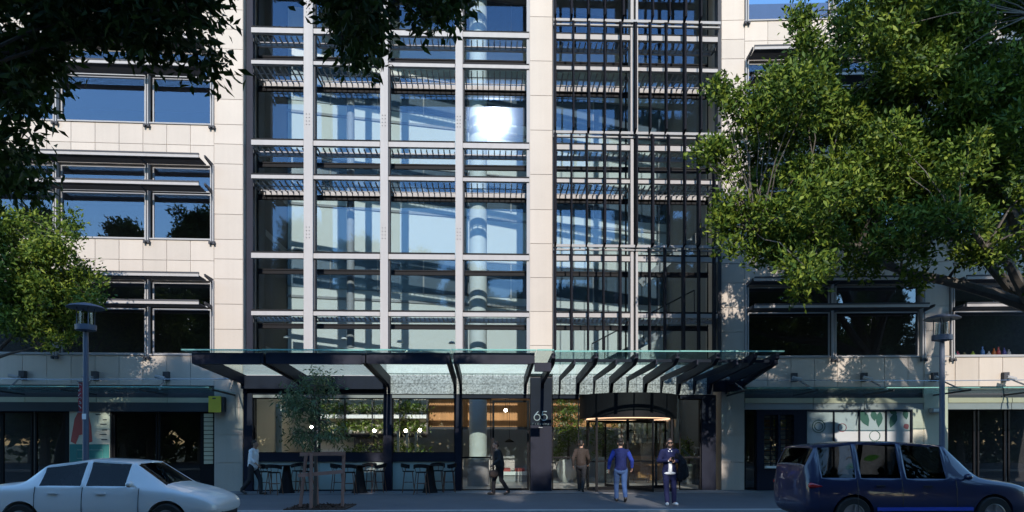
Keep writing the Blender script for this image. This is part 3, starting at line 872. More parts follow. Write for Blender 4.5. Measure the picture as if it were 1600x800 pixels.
# wall lamp on the right pier
wl = thing("wall_lamp", "small grey lamp box on the cream pier at the right", "wall lamp", FR.w(S(1458), -.2, FR.z(640, 1458)))
z = FR.z(645, 1458)
MB().box(S(1450), S(1466), -.25, -.045, z, z + .16).build("lamp_box", GREY, wl, FR.M)
MB().box(S(1452), S(1464), -.27, -.252, z + .03, z + .13).build("lamp_lens", WHITEP, wl, FR.M)

# lobby
tag(box("lobby_floor", FC, C(380) + .03, C(1127) - .02, .21, 8.99, -.01, .012, FLOORM), kind='structure')
# ------------------------------------------------------------------ foliage tools
def leaf_mesh(name, P, Dv, ln, wd, m, sub=None):
    """P (n,3) leaf bases, Dv (n,3) directions, ln, wd arrays; each leaf is a folded diamond"""
    n = len(P)
    Dv = Dv / (np.linalg.norm(Dv, axis=1, keepdims=True) + 1e-9)
    q = rng.normal(size=(n, 3)); s = np.cross(Dv, q); s /= (np.linalg.norm(s, axis=1, keepdims=True) + 1e-9)
    nn = np.cross(s, Dv)
    ln = ln[:, None]; wd = wd[:, None]
    V = np.empty((n, 4, 3))
    V[:, 0] = P
    V[:, 1] = P + Dv * ln * .45 + s * wd * .5 + nn * wd * .14
    V[:, 2] = P + Dv * ln - nn * ln * .12
    V[:, 3] = P + Dv * ln * .45 - s * wd * .5 + nn * wd * .14
    me = bpy.data.meshes.new(name)
    me.vertices.add(n * 4); me.vertices.foreach_set("co", V.reshape(-1))
    b = np.arange(n) * 4
    idx = np.stack([b, b + 1, b + 2, b, b + 2, b + 3], 1).reshape(-1)
    me.loops.add(n * 6); me.loops.foreach_set("vertex_index", idx)
    me.polygons.add(n * 2)
    me.polygons.foreach_set("loop_start", np.arange(n * 2) * 3)
    me.polygons.foreach_set("loop_total", np.full(n * 2, 3))
    me.materials.append(m); me.update(); me.validate()
    return me
def clump_leaves(cl, per, sprig, ln, wd, up=.25, shell=.55, droop=0.0, outward=.6):
    """cl: list of (x,y,z,r). Leaves in sprigs spread through each clump's volume."""
    Ps, Ds = [], []
    for (x, y, z, r) in cl:
        ns = max(3, int(per * (r / .6) ** 2 / sprig))
        d = rng.normal(size=(ns, 3)); d /= np.linalg.norm(d, axis=1, keepdims=True)
        rad = r * (shell + (1 - shell) * rng.random((ns, 1)) ** .6) * (.75 + .5 * rng.random((ns, 1)))
        c = np.array([x, y, z]) + d * rad * np.array([1.15, 1.0, .8])
        pp = np.repeat(c, sprig, 0) + rng.normal(size=(ns * sprig, 3)) * .09 * (ln / .13)
        dd = np.repeat(d, sprig, 0) * outward + rng.normal(size=(ns * sprig, 3)) * .75 + np.array([0, 0, up - droop])
        Ps.append(pp); Ds.append(dd)
    P, Dv = np.concatenate(Ps), np.concatenate(Ds)
    n = len(P)
    return P, Dv, ln * (.65 + .7 * rng.random(n)), wd * (.7 + .6 * rng.random(n))
def limb(mb, p, q, r0, r1, n=7, wob=.12, seg=6):
    p, q = Vector(p), Vector(q); pts, rs = [], []
    L = (q - p).length
    for i in range(seg + 1):
        f = i / seg
        v = p.lerp(q, f)
        if 0 < i < seg: v += Vector((rnd.uniform(-1, 1), rnd.uniform(-1, 1), rnd.uniform(-1, 1))) * wob * L * .25
        v.z += math.sin(f * math.pi) * L * .04
        pts.append(v); rs.append(r0 + (r1 - r0) * f)
    mb.tube(pts, rs, n); return pts
def in_poly(x, y, poly):
    c = False; j = len(poly) - 1
    for i in range(len(poly)):
        xi, yi = poly[i]; xj, yj = poly[j]
        if (yi > y) != (yj > y) and x < (xj - xi) * (y - yi) / (yj - yi) + xi: c = not c
        j = i
    return c
def tree(name, label, base, trunk_r, trunk_h, clumps, leaf, per, sprig, ln, wd, bark, group=None, nlimb=6, fork=None, **kw):
    t = thing(name, label, "tree", base, 0, group)
    mb = MB(); bx = Vector(base)
    fk = Vector(fork) if fork else bx + Vector((0, 0, trunk_h))
    pts = [bx + Vector((0, 0, -.1)), bx + Vector((0, 0, .25))]; rs = [trunk_r * 1.5, trunk_r * 1.1]
    for i in range(1, 6):
        f = i / 5; v = (bx + Vector((0, 0, .25))).lerp(fk, f) + Vector((rnd.uniform(-1, 1), rnd.uniform(-1, 1), 0)) * trunk_r * .25
        pts.append(v); rs.append(trunk_r * (1.05 - .35 * f))
    mb.tube(pts, rs, 12)
    cl = [Vector(c[:3]) for c in clumps]
    # main limbs to well spread clumps, branches to the rest
    mains = []
    pool = cl[:]
    if pool:
        mains.append(max(pool, key=lambda c: (c - fk).length))
        while len(mains) < min(nlimb, len(pool)):
            mains.append(max(pool, key=lambda c: min((c - m_).length for m_ in mains)))
    nodes = [(fk, trunk_r * .6)]
    for m_ in mains:
        L = limb(mb, fk, fk.lerp(m_, .9), trunk_r * .42, trunk_r * .07, 7)
        for i, p in enumerate(L[1:], 1): nodes.append((p, trunk_r * (.5 - .4 * i / len(L))))
    for c in cl:
        p, r = min(nodes, key=lambda nd: (nd[0] - c).length)
        limb(mb, p, c, max(.01, r * .3), .008, 5, seg=4)
    mb.build("trunk", bark, t, smooth=True, share=False)
    P, Dv, l_, w_ = clump_leaves(clumps, per, sprig, ln, wd, **kw)
    me = leaf_mesh("crown", P, Dv, l_, w_, leaf)
    link("crown", me, Matrix.Identity(4), t)
    return t

# ---------------- tall trees across the road, behind the camera: they shade the street and show in the glass
def back_tree_mesh(seed, h, wdt):
    r0 = np.random.default_rng(seed); cl = []
    for i in range(105):
        f = r0.random(); z = 3.2 + (h - 3.2) * f
        prof = (.55 + .45 * math.sin(min(1, f * 1.25) * math.pi)) * (1 if f < .75 else max(.12, (1 - f) / .25) ** .65)
        a = r0.random() * 6.283; rr_ = wdt * prof * math.sqrt(r0.random()) * (.8 + .3 * math.sin(3 * a + 9 * f + seed))
        cl.append((rr_ * math.cos(a), rr_ * math.sin(a) * .8, z, .75 + .5 * r0.random()))
    for i in range(9):
        a = r0.random() * 6.283; q = wdt * .6 * r0.random()
        cl.append((q * math.cos(a), q * math.sin(a) * .8, h * (.9 + .12 * r0.random()), .35 + .3 * r0.random()))
    return cl
protos = []
specs = [(3, 19.0, 3.6, 330), (5, 19.0, 3.4, 330), (9, 19.0, 3.7, 170)]
for i, (sd_, h, wt, dens) in enumerate(specs):
    cl = back_tree_mesh(sd_, h, wt)
    t = tree("tall_street_tree", "tall dark leafy tree of the row reflected in the windows", (0, 0, 0), .32, 4.0, cl, LEAF_DARK, dens, 14, .34, .16, BARK, "tall trees across the road", nlimb=7)
    protos.append(t)
rowA = [(-31, 18.8), (-25.5, 18.2), (-20, 19.3), (-14.8, 19.6), (-10.2, 18.3), (-5.8, 17.2), (-1.6, 16.2), (2.6, 13.8), (6.6, 14.3), (10.3, 18.0), (15.4, 15.6), (20.2, 16.0), (25.5, 15.5), (31, 16)]
rowB = [(-36, 17), (-31.8, 15.6), (-27, 17.0), (-22.3, 16.0), (-18, 17.2), (-8.5, 18), (0.5, 15.0), (9, 16.5), (18, 17), (28, 17)]
k = 0
for row, y0 in ((rowA, -5.5), (rowB, -12.5)):
    for (x, h) in row:
        y_ = y0 + rnd.uniform(-.8, .8); sc = h / 20.0
        pi = 2 if (x > 13 and y0 > -8) else k % 2
        if k < 2:
            o = protos[k]; M = Matrix.Translation((x, y_, 0)) @ Matrix.Rotation(k * 1.3, 4, 'Z') @ Matrix.Scale(sc, 4)
            o.matrix_basis = M; WM[o.name] = M
        else: copy_thing(protos[pi], (x, y_, 0), rnd.uniform(0, 6.28), None, sc)
        k += 1
cl = []  # added unseen trees, crowns set high to shade the fig but not the wall
for i in range(70):
    a = rnd.random() * 6.283; q = math.sqrt(rnd.random())
    z = rnd.uniform(22.6, 30.0); f = 1 - abs((z - 26) / 6.0) ** 2
    cl.append((3.6 * q * math.cos(a) * f, 3.0 * q * math.sin(a) * f, z, rnd.uniform(.8, 1.25)))
hi = tree("added_shade_tree", "very tall thin tree with a high crown, added unseen behind the row to shade the fig", (0, 0, 0), .35, 18.5, cl, LEAF_DARK, 330, 14, .34, .16, BARK, "high crowned trees added to shade the fig", nlimb=6)
for i, (x, y_) in enumerate(((14.6, -11), (20.2, -10.4), (26, -11.2), (32, -10.6))):
    M = Matrix.Translation((x, y_, 0)) @ Matrix.Rotation(i * 1.1, 4, 'Z')
    if i == 0: hi.matrix_basis = M; WM[hi.name] = M
    else: copy_thing(hi, (x, y_, 0), i * 1.1, None, rnd.uniform(.96, 1.05))
o = protos[2]; M = Matrix.Translation((36.5, -6, 0)) @ Matrix.Scale(1.1, 4); o.matrix_basis = M; WM[o.name] = M
wc = []
for i in range(420):
    z = .4 + 10.5 * rnd.random() ** 1.3
    wc.append((rnd.uniform(-75, 75), -19 + rnd.uniform(-2, 2), z, rnd.uniform(.9, 1.6)))
P, Dv, l_, w_ = clump_leaves(wc, 22, 7, .8, .5)
tag(link("park_woodland", leaf_mesh("park_woodland", P, Dv, l_, w_, LEAF_DARK), Matrix.Identity(4)), kind='stuff', label="dense park shrubs and trees across the road, reflected in the shop glass", cat="woodland")

# ---------------- big fig on the right
poly = [(1250, 8), (1272, 55), (1296, 98), (1300, 60), (1296, 20), (1300, -40), (1640, -40), (1640, 470), (1560, 430), (1500, 410), (1440, 452), (1400, 425), (1350, 440), (1300, 415), (1272, 440), (1255, 470), (1238, 440), (1225, 415), (1180, 400), (1135, 395), (1122, 330), (1150, 290), (1130, 262), (1080, 240), (1120, 212), (1165, 205), (1160, 185), (1105, 155), (1112, 130), (1160, 130), (1180, 112), (1225, 105), (1240, 60)]
cl = []
tries = 0
while len(cl) < 215 and tries < 9000:
    tries += 1
    px, py = rnd.uniform(1075, 1640), rnd.uniform(-40, 475)
    if not in_poly(px, py, poly): continue
    r_ = rnd.uniform(.32, .66)
    # keep the clump inside the outline
    rp = r_ * 58 * .75
    if not (in_poly(px - rp, py, poly) and in_poly(px, py + rp, poly) and in_poly(px, py - rp * .7, poly)):
        r_ *= .5; rp *= .5
        if not (in_poly(px - rp * .7, py, poly) and in_poly(px, py + rp * .7, poly)): continue
    Y = rnd.uniform(17.0, 19.8) if px < 1250 else rnd.uniform(15.6, 20.8)
    if py > 330 and px > 1290 and rnd.random() < .64: continue
    cl.append((PX(px, Y), Y, PZ(py, Y, px), r_))
for i in range(40):
    px, py = rnd.uniform(1390, 1640), rnd.uniform(-40, 300); Y = rnd.uniform(15.8, 20); cl.append((PX(px, Y), Y, PZ(py, Y, px), rnd.uniform(.4, .65)))
for (px, py, r_) in ((1252, 24, .3), (1250, 50, .36), (1262, 80, .4), (1122, 140, .3), (1150, 150, .34), (1095, 240, .28), (1120, 240, .34), (1140, 265, .3), (1128, 350, .34), (1140, 385, .32), (1255, 452, .32), (1245, 430, .3), (1190, 395, .34), (1530, 392, .42), (1560, 400, .4), (1510, 400, .34), (1430, 440, .3), (1110, 232, .25), (1135, 315, .3)):
    Y = 17.8; cl.append((PX(px, Y), Y, PZ(py, Y, px), r_))
tree("fig_tree", "large spreading green fig tree in front of the right wing, its crown partly sunlit", (PX(1672, 18.3), 18.3, 0), .45, 4.2, cl, LEAF_FIG, 700, 11, .16, .075, BARKL, nlimb=8, fork=(PX(1640, 18.3), 18.3, 5.2))

# ---------------- tree standing by the lamp on the left
poly = [(-80, 330), (-20, 335), (25, 322), (50, 328), (75, 345), (95, 328), (122, 330), (132, 352), (130, 395), (165, 425), (160, 450), (158, 475), (120, 488), (118, 520), (95, 560), (60, 520), (-80, 540)]
cl = []; tries = 0
while len(cl) < 80 and tries < 5000:
    tries += 1
    px, py = rnd.uniform(-80, 168), rnd.uniform(322, 560)
    r_ = rnd.uniform(.3, .5); rp = r_ * 51 * .7
    if not (in_poly(px, py, poly) and in_poly(px + rp, py, poly) and in_poly(px, py - rp, poly)): continue
    Y = rnd.uniform(19.4, 21.6); cl.append((PX(px, Y), Y, PZ(py, Y, px), r_))
for (px, py, r_) in ((108, 340, .28), (120, 360, .28), (30, 340, .3), (10, 345, .3), (150, 440, .26), (140, 465, .28), (100, 530, .3), (108, 500, .3)):
    cl.append((PX(px, 20.4), 20.4, PZ(py, 20.4, px), r_))
tree("street_tree", "leafy street tree behind the left lamp post, yellow-green at its sunlit top", (PX(-90, 20.8), 20.8, 0), .2, 3.2, cl, LEAF_FIG, 620, 11, .14, .062, BARK, nlimb=6, fork=(PX(-60, 20.8), 20.8, 3.6))

# ---------------- overhanging tree close to the camera
polys = [[(-60, -60), (372, -60), (368, 10), (340, 22), (322, 55), (345, 90), (340, 118), (318, 132), (285, 128), (262, 102), (225, 78), (190, 92), (165, 80), (140, 52), (118, 70), (112, 100), (95, 130), (72, 150), (50, 190), (42, 215), (70, 240), (98, 270), (118, 315), (85, 328), (40, 312), (-60, 320)],
         [(490, -60), (600, -60), (600, 55), (585, 85), (570, 122), (553, 130), (545, 100), (520, 75), (488, 72), (486, 55), (505, 30)],
         [(622, -60), (735, -60), (733, 40), (712, 68), (690, 55), (668, 66), (645, 62), (635, 30)]]
cl = []
for pi, (pg, n) in enumerate(zip(polys, (96, 26, 16))):
    cnt = tries = 0
    x0, x1 = min(p[0] for p in pg), max(p[0] for p in pg); y0, y1 = min(p[1] for p in pg), max(p[1] for p in pg)
    while cnt < n and tries < 6000:
        tries += 1
        px, py = rnd.uniform(x0, x1), rnd.uniform(y0, y1)
        r_ = rnd.uniform(.12, .26); Y = rnd.uniform(5.6, 7.2); rp = r_ * FPX / Y * .85
        if not (in_poly(px, py, pg) and in_poly(px + rp, py, pg) and in_poly(px - rp, py, pg) and in_poly(px, py + rp, pg)): continue
        cl.append((PX(px, Y), Y, PZ(py, Y, px), r_)); cnt += 1
# the hidden upper crown that these sprays hang from
for i in range(60):
    x = rnd.uniform(-8.5, 1.2); Y = rnd.uniform(3.0, 8.5); cl.append((x, Y, rnd.uniform(7.6, 9.6), rnd.uniform(.35, .6)))
tree("overhanging_tree", "dark fig branches hanging into the top left corner, close to the camera", (-9.0, 1.2, 0), .5, 5.5, cl, LEAF_DARK, 1250, 9, .105, .046, BARK, nlimb=9, fork=(-7.6, 2.6, 6.6), droop=.5, up=.0, shell=.2)

# ---------------- young staked tree at the kerb
YX, YY = PX(492, 17.75), 17.75
poly = [(470, 578), (500, 572), (528, 600), (532, 640), (548, 690), (520, 692), (495, 705), (440, 690), (450, 655), (432, 625), (455, 605)]
cl = []; tries = 0
while len(cl) < 66 and tries < 4000:
    tries += 1
    px, py = rnd.uniform(430, 550), rnd.uniform(570, 705)
    r_ = rnd.uniform(.14, .26); rp = r_ * 60 * .6
    if not (in_poly(px, py, poly) and in_poly(px + rp, py, poly) and in_poly(px - rp, py, poly)): continue
    Y = YY + rnd.uniform(-.65, .65); cl.append((PX(px, Y), Y, PZ(py, Y, px), r_))
tree("young_tree", "slender young tree with drooping leaves, tied between timber stakes at the kerb", (YX, YY, 0), .045, 1.5, cl, LEAF_GUM, 270, 9, .15, .038, BARK, nlimb=4, fork=(YX + .02, YY, 2.3), droop=.75, up=0, outward=.35, shell=.15)
tg = thing("tree_guard", "brown timber stakes and rails guarding the young tree", "tree guard", (YX, YY - .1, 0))
gz = PZ(708, YY)
sp = [(PX(471, YY), YY - .15, PX(481, YY)), (PX(486, YY - .5), YY - .5, PX(486.5, YY - .5)), (PX(536, YY), YY - .1, PX(538.5, YY)), (PX(496, YY + .5), YY + .5, PX(493, YY + .5))]
for x0, y0, x1 in sp: MB().bar((x0, y0, -.05), (x1, y0, gz + .02), .07, .07, up=(0, 1, 0)).build("stake", STAKE, tg)
for za, zb_, xa, xb in ((gz - .02, gz - .0, sp[0][2] - .05, sp[2][2] + .04), (PZ(741, YY), PZ(736, YY), sp[0][2] - .1, sp[2][2])):
    MB().bar((xa, YY - .56, za), (xb, YY - .16, zb_), .03, .09).build("rail", STAKE, tg)
MB().bar((sp[3][2], YY + .54, gz - .03), (sp[2][2], YY - .05, gz - .03), .03, .08).build("rail", STAKE, tg)
bed = MB().box(PX(455, YY), PX(548, YY), KY + .155, YY + .75, .001, .03).build("mulch_bed", MULCH); tag(bed, kind='structure')
P = np.stack([rng.uniform(PX(458, YY), PX(545, YY), 900), rng.uniform(KY + .2, YY + .7, 900), np.full(900, .03)], 1)
me = leaf_mesh("mulch_chips", P, rng.normal(size=(900, 3)) * np.array([1, 1, .35]), rng.uniform(.04, .1, 900), rng.uniform(.02, .04, 900), MULCH)
tag(link("mulch_chips", me, Matrix.Identity(4)), kind='stuff', label="dark bark chips around the foot of the young tree", cat="mulch")

# ------------------------------------------------------------------ lamps
def lamp(label, px, Y, ztop, lit=False):
    x = PX(px, Y); t = thing("street_lamp", label, "street lamp", (x, Y, 0)); M = Matrix.Translation((x, Y, 0))
    MB().lathe([(.14, 0), (.14, .03), (.10, .05), (.075, .9), (.062, ztop - .72), (0, ztop - .72)], 16).build("post", LAMPM, t, M, smooth=True)
    MB().lathe([(0, ztop - .72), (.12, ztop - .715), (.24, ztop - .69), (.245, ztop - .56), (.2, ztop - .55), (0, ztop - .55)], 20).build("lantern_base", LAMPM, t, M, smooth=True)
    MB().lathe([(.16, ztop - .549), (.15, ztop - .22)], 20).build("lantern_glass", G_SHOPD, t, M, smooth=True)
    for a in (45, 135, 225, 315): MB().tube([(.2 * math.cos(R(a)), .2 * math.sin(R(a)), ztop - .55), (.2 * math.cos(R(a)), .2 * math.sin(R(a)), ztop - .12)], .014, 6).build("strut", LAMPM, t, M)
    MB().lathe([(0, ztop), (.12, ztop - .005), (.36, ztop - .07), (.44, ztop - .12), (.43, ztop - .135), (.2, ztop - .11), (0, ztop - .10)], 28).build("hood", LAMPM, t, M, smooth=True)
    return t
l1 = lamp("blue-grey street lamp with round hood by the dark shop on the left", 134, 17.7, PZ(478, 17.7))
MB().box(-.05, .05, -.075, -.07, 0, .14).build("post_label", WHITEP, l1, Matrix.Translation((PX(134, 17.7), 17.7, PZ(656, 17.7))))
b = thing("banner", "narrow dark red vertical banner hanging beside the left lamp post", "banner", (PX(127, 17.75), 17.75, PZ(620, 17.75)))
x0, x1 = PX(122.5, 17.75), PX(129.5, 17.75)
bm_ = MB(); N = 10
for i in range(N):
    za, zb_ = PZ(599, 17.75) + (PZ(644, 17.75) - PZ(599, 17.75)) * np.array([i, i + 1]) / N
    oa, ob = .02 * math.sin(i * .8), .02 * math.sin((i + 1) * .8)
    bm_.add([(x0, 17.75 + oa, za), (x1, 17.75 + oa, za), (x1, 17.75 + ob, zb_), (x0, 17.75 + ob, zb_), (x0, 17.762 + oa, za), (x1, 17.762 + oa, za), (x1, 17.762 + ob, zb_), (x0, 17.762 + ob, zb_)], [(0, 1, 2, 3), (4, 5, 6, 7), (0, 3, 7, 4), (1, 2, 6, 5)])
bm_.build("cloth", MAROON, b)
bm_ = MB()
for i, py in enumerate((604, 611, 618, 624, 630, 637)):
    z = PZ(py, 17.7); c = (x0 + x1) / 2
    bm_.tube([(c + .035 * math.cos(a * .7 + i), 17.715, z + .035 * math.sin(a * .7 + i * 2)) for a in range(7)], .008, 4)
bm_.build("print_mark", PALE, b)
MB().bar((x0 - .02, 17.73, PZ(598, 17.75)), (PX(134, 17.7), 17.7, PZ(598, 17.75)), .02, .02).bar((x0 - .02, 17.73, PZ(645, 17.75)), (PX(134, 17.7), 17.7, PZ(645, 17.75)), .02, .02).build("bracket", LAMPM, b)
lamp("blue-grey street lamp with round hood under the fig tree on the right", 1472, 17.7, PZ(491, 17.7, 1472))

# ------------------------------------------------------------------ bar tables and stools outside the cafe
def make_stool(label):
    t = thing("bar_stool", label, "bar stool", (0, 0, 0), 0, "bar stools at the cafe tables")
    MB().lathe([(0, .70), (.17, .70), (.2, .715), (.2, .735), (.0, .745)], 18).build("seat", BLACK, t, smooth=True)
    for sx, sy in ((-1, -1), (1, -1), (1, 1), (-1, 1)):
        MB().tube([(.14 * sx, .13 * sy, .70), (.215 * sx, .20 * sy, 0)], [.017, .013], 7).build("leg", DTIMBER, t, smooth=True)
    MB().tube([(.186 * math.cos(a) * 1.0, .18 * math.sin(a), .36) for a in [R(45 + 90 * i) for i in range(4)]], .012, 6, closed=True).build("footrest", DTIMBER, t)
    pts = [(.245 * math.cos(R(a)), .02 + .225 * math.sin(R(a)), .93 - .05 * (1 - math.sin(R(max(0, min(180, a)))))) for a in range(-15, 196, 15)]
    mb = MB()
    for a, b2 in zip(pts[:-1], pts[1:]): mb.bar(a, b2, .024, .12)
    mb.build("backrest", BLACK, t)
    for a in (30, 90, 150):
        MB().tube([(.19 * math.cos(R(a)), .17 * math.sin(R(a)), .72), (.24 * math.cos(R(a)), .02 + .22 * math.sin(R(a)), .92)], .011, 6).build("back_spindle", DTIMBER, t)
    return t
def make_table(label):
    t = thing("bar_table", label, "table", (0, 0, 0), 0, "cafe bar tables")
    MB().lathe([(0, .90), (.33, .90), (.35, .91), (.35, .93), (0, .94)], 28).build("tabletop", BLACK, t, smooth=True)
    MB().lathe([(.26, .02), (.2, .2), (.13, .7), (.10, .90)], 20).build("pedestal", BLACK, t, smooth=True)
    MB().lathe([(0, .0), (.28, 0), (.28, .02), (0, .025)], 24).build("base", BLACK, t)
    return t
names = ["at the left table near the stone pier", "at the middle table behind the tree guard", "at the right table nearest the doors"]
tb = st0 = None
for i, px in enumerate((448, 562, 672)):
    Y = 22.75; x = PX(px, Y)
    lb = "round black bar table " + ["near the stone pier, leftmost of three", "in the middle, behind the tree guard", "nearest the glass doors"][i]
    if tb is None: tb = make_table(lb); tb.matrix_basis = Matrix.Translation((x, Y, .0)); WM[tb.name] = tb.matrix_basis.copy()
    else: copy_thing(tb, (x, Y, 0), 0, lb)
    for j, (dx, dy, rz, wh) in enumerate(((-.72, .05, 90, "left"), (.62, .1, -90, "right"), (-.22, -.62, 172, "front"), (.2, .62, -10, "rear"))):
        lb = f"black {wh} bar stool with curved back " + names[i]
        M = Matrix.Translation((x + dx, Y + dy, 0)) @ Matrix.Rotation(R(rz + rnd.uniform(-9, 9)), 4, 'Z')
        if st0 is None: st0 = make_stool(lb); st0.matrix_basis = M; WM[st0.name] = M
        else:
            c = copy_thing(st0, (0, 0, 0), 0, lb); c.matrix_basis = M

# ------------------------------------------------------------------ lobby and cafe interior
TI = 6.4
def zi(py, px=760, t=TI): return FC.z(py, px, t)
tp = box("timber_panelling", FC, C(668, TI), C(966, TI), TI, TI + .1, zi(667), zi(622), TIMBER, BLD)
bt = MB(); s = C(668, TI)
while s < C(966, TI): bt.box(s, s + .045, TI - .05, TI - .001, zi(667), zi(622)); s += .11
bt.build("batten", TIMBER, tp, FC.M)
box("bulkhead", FC, C(495, TI), C(966, TI), TI - .1, TI + .2, zi(671), zi(667) - .003, DGREY, BLD)
box("cream_lining", FC, C(966, TI) + .01, C(1118, TI), TI, TI + .1, zi(692), zi(610), CREAM, BLD)
for px in (970, 990, 1010, 1030, 1050, 1066, 1083, 1100): box("dark_batten", FC, C(px, TI), C(px, TI) + .06, TI - .06, TI - .001, zi(692), zi(610), DTIMBER, BLD)
box("timber_wainscot", FC, C(980, TI), C(1118, TI), TI - .3, TI, zi(712), zi(692) - .003, DTIMBER, BLD)
box("booth_front", FC, C(980, TI), C(1118, TI), TI - .3, TI, .02, zi(712) - .003, TIMBER, BLD)
# plant shelves
ps = thing("plant_shelf", "long white shelf unit full of plants high on the cafe wall", "shelf", FC.w(C(585, 5.6), 5.7, 2.2))
a, b = C(498, 5.6), C(668, 5.6)
box("back_panel", FC, a, b, 5.95, 6.0, zi(684, 585, 5.6), zi(620, 585, 5.6), CREAM, ps)
shz = [zi(648, 585, 5.6), zi(677, 585, 5.6)]
box("shelf", FC, a, b, 5.4, 5.945, shz[0] - .16, shz[0], WHITEP, ps)
box("shelf", FC, a, b, 5.4, 5.945, shz[1] - .16, shz[1], BLACK, ps)
for i in range(5):
    x = a + (b - a) * i / 4; box("upright", FC, x - .03, x + .03, 5.36, 5.395, zi(684, 585, 5.6), zi(620, 585, 5.6), DGREY, ps)
def bush(name, label, loc, r, n, leaf, ln, group=None, pot=None):
    t = thing(name, label, "plant", loc, 0, group)
    c = [(rnd.gauss(0, r * .45), rnd.gauss(0, r * .35), r * .6 + rnd.gauss(0, r * .35), r * .45) for _ in range(7)]
    P, Dv, l_, w_ = clump_leaves(c, n, 7, ln, ln * .5, outward=.6, shell=.1)
    link("foliage", leaf_mesh("foliage", P, Dv, l_, w_, leaf), WM[t.name].copy(), t)
    MB().lathe([(0, 0), (r * .3, 0), (r * .38, r * .5), (r * .33, r * .5), (0, r * .42)], 12).build("pot", pot or GCONC, t, WM[t.name], smooth=True)
    return t
pr = None
for row in range(2):
    for i in range(9):
        s = a + (b - a) * (i + .5 + rnd.uniform(-.2, .2)) / 9
        lc = FC.w(s, 5.62, shz[row] + .001)
        lb = "leafy potted plant on the " + ("upper white" if row == 0 else "lower black") + " cafe shelf"
        if pr is None: pr = bush("shelf_plant", lb, lc, .3, 260, LEAF_LIME, .15, "plants along the cafe shelves")
        else: copy_thing(pr, lc, rnd.uniform(0, 6.28), lb, rnd.uniform(.8, 1.25))
# counter
ct = thing("cafe_counter", "white cafe counter behind the left glazing", "counter", FC.w(C(560, 5), 4.9, 0))
box("front", FC, C(480, 5), C(640, 5), 4.7, 5.0, .02, 1.05, WHITEP, ct)
box("worktop", FC, C(478, 5), C(642, 5), 4.6, 5.1, 1.051, 1.10, WHITEP, ct)
box("kitchen_back_panel", FC, C(500, 6), C(640, 6), 6.1, 6.18, .02, zi(684, 585, 6.1), WHITEP, BLD)  # white panel added so the kitchen behind the counter looks sunlit
fr_ = thing("cafe_cabinet", "tall dark cabinet behind the cafe counter", "cabinet", FC.w(C(575, 6), 5.9, 0))
box("carcass", FC, C(556, 6), C(598, 6), 5.6, 5.94, .02, 2.05, DARKROOM, fr_)
box("door", FC, C(557, 6), C(576, 6), 5.57, 5.599, .1, 2.0, DGREY, fr_); box("door", FC, C(577, 6), C(597, 6), 5.57, 5.599, .1, 2.0, DGREY, fr_)
for j, px in enumerate((622, 636, 650)):
    box("timber_post", FC, C(px, 4) - .05, C(px, 4) + .05, 4, 4.1, .02, zi(675, px, 4), CREAM, BLD)
box("cafe_partition", FC, C(398, 3.5), C(440, 3.5), 3.5, 3.6, .02, 3.2, PALE, BLD)
ft = thing("cafe_table", "long timber table inside the cafe window near the doors", "table", FC.w(C(660, 2.4), 2.4, 0))
box("tabletop", FC, C(618, 2.4), C(704, 2.4), 2.1, 2.7, .92, .97, TIMBER, ft)
for px in (622, 645, 676, 700): box("leg", FC, C(px, 2.4) - .04, C(px, 2.4) + .04, 2.3, 2.38, .02, .919, DTIMBER, ft)
def pendant(px, py, lit, label, t=4.2, ztop=5.0):
    s, z = C(px, t), FC.z(py, px, t)
    o = thing("pendant_lamp", label, "pendant lamp", FC.w(s, t, z)); M = Matrix.Translation(FC.w(s, t, z))
    if lit: MB().lathe([(0.001, -.065), (.045, -.05), (.065, 0), (.045, .05), (.001, .065)], 14).build("globe", BULB, o, M, smooth=True)
    else: MB().lathe([(.2, -.08), (.19, -.05), (.04, .06), (.001, .07)], 18).build("shade", BLACK, o, M, smooth=True)
    MB().tube([(0, 0, .08), (0, 0, ztop - z)], .008, 5).build("cord", BLACK, o, M)
pendant(487, 667, True, "small lit globe lamp seen behind the young tree")
pendant(585, 673, True, "small lit globe lamp in the middle cafe window")
pendant(634, 673, True, "left of two lit globe lamps in the cafe window by the doors")
pendant(656, 672, True, "right of two lit globe lamps in the cafe window by the doors")
pendant(790, 641, True, "lit globe lamp against the orange timber above the door")
pendant(796, 688, False, "black cone lamp hanging behind the entry door")
pendant(986, 673, False, "black cone lamp behind the revolving door, left of two")
pendant(1037, 672, False, "black cone lamp behind the revolving door, right of two")
pendant(436, 669, False, "black cone lamp in the leftmost cafe window")
for i, (px, lb) in enumerate(((545, "leafy plant on the white cafe counter, leftmost of four"), (566, "leafy plant on the white cafe counter, second from the left"), (604, "leafy plant on the white cafe counter, third from the left"), (628, "leafy plant on the white cafe counter, rightmost of four"))):
    copy_thing(pr, FC.w(C(px, 4.85), 4.85, 1.101), i * 1.7, lb, (.8, 1.1, 1.5, 1.2)[i])['group'] = "plants on the cafe counter"
bush("cafe_plant", "tall leafy plant standing behind the right cafe window", FC.w(C(680, 3.6), 3.6, .02), .75, 340, LEAF_LIME, .18)
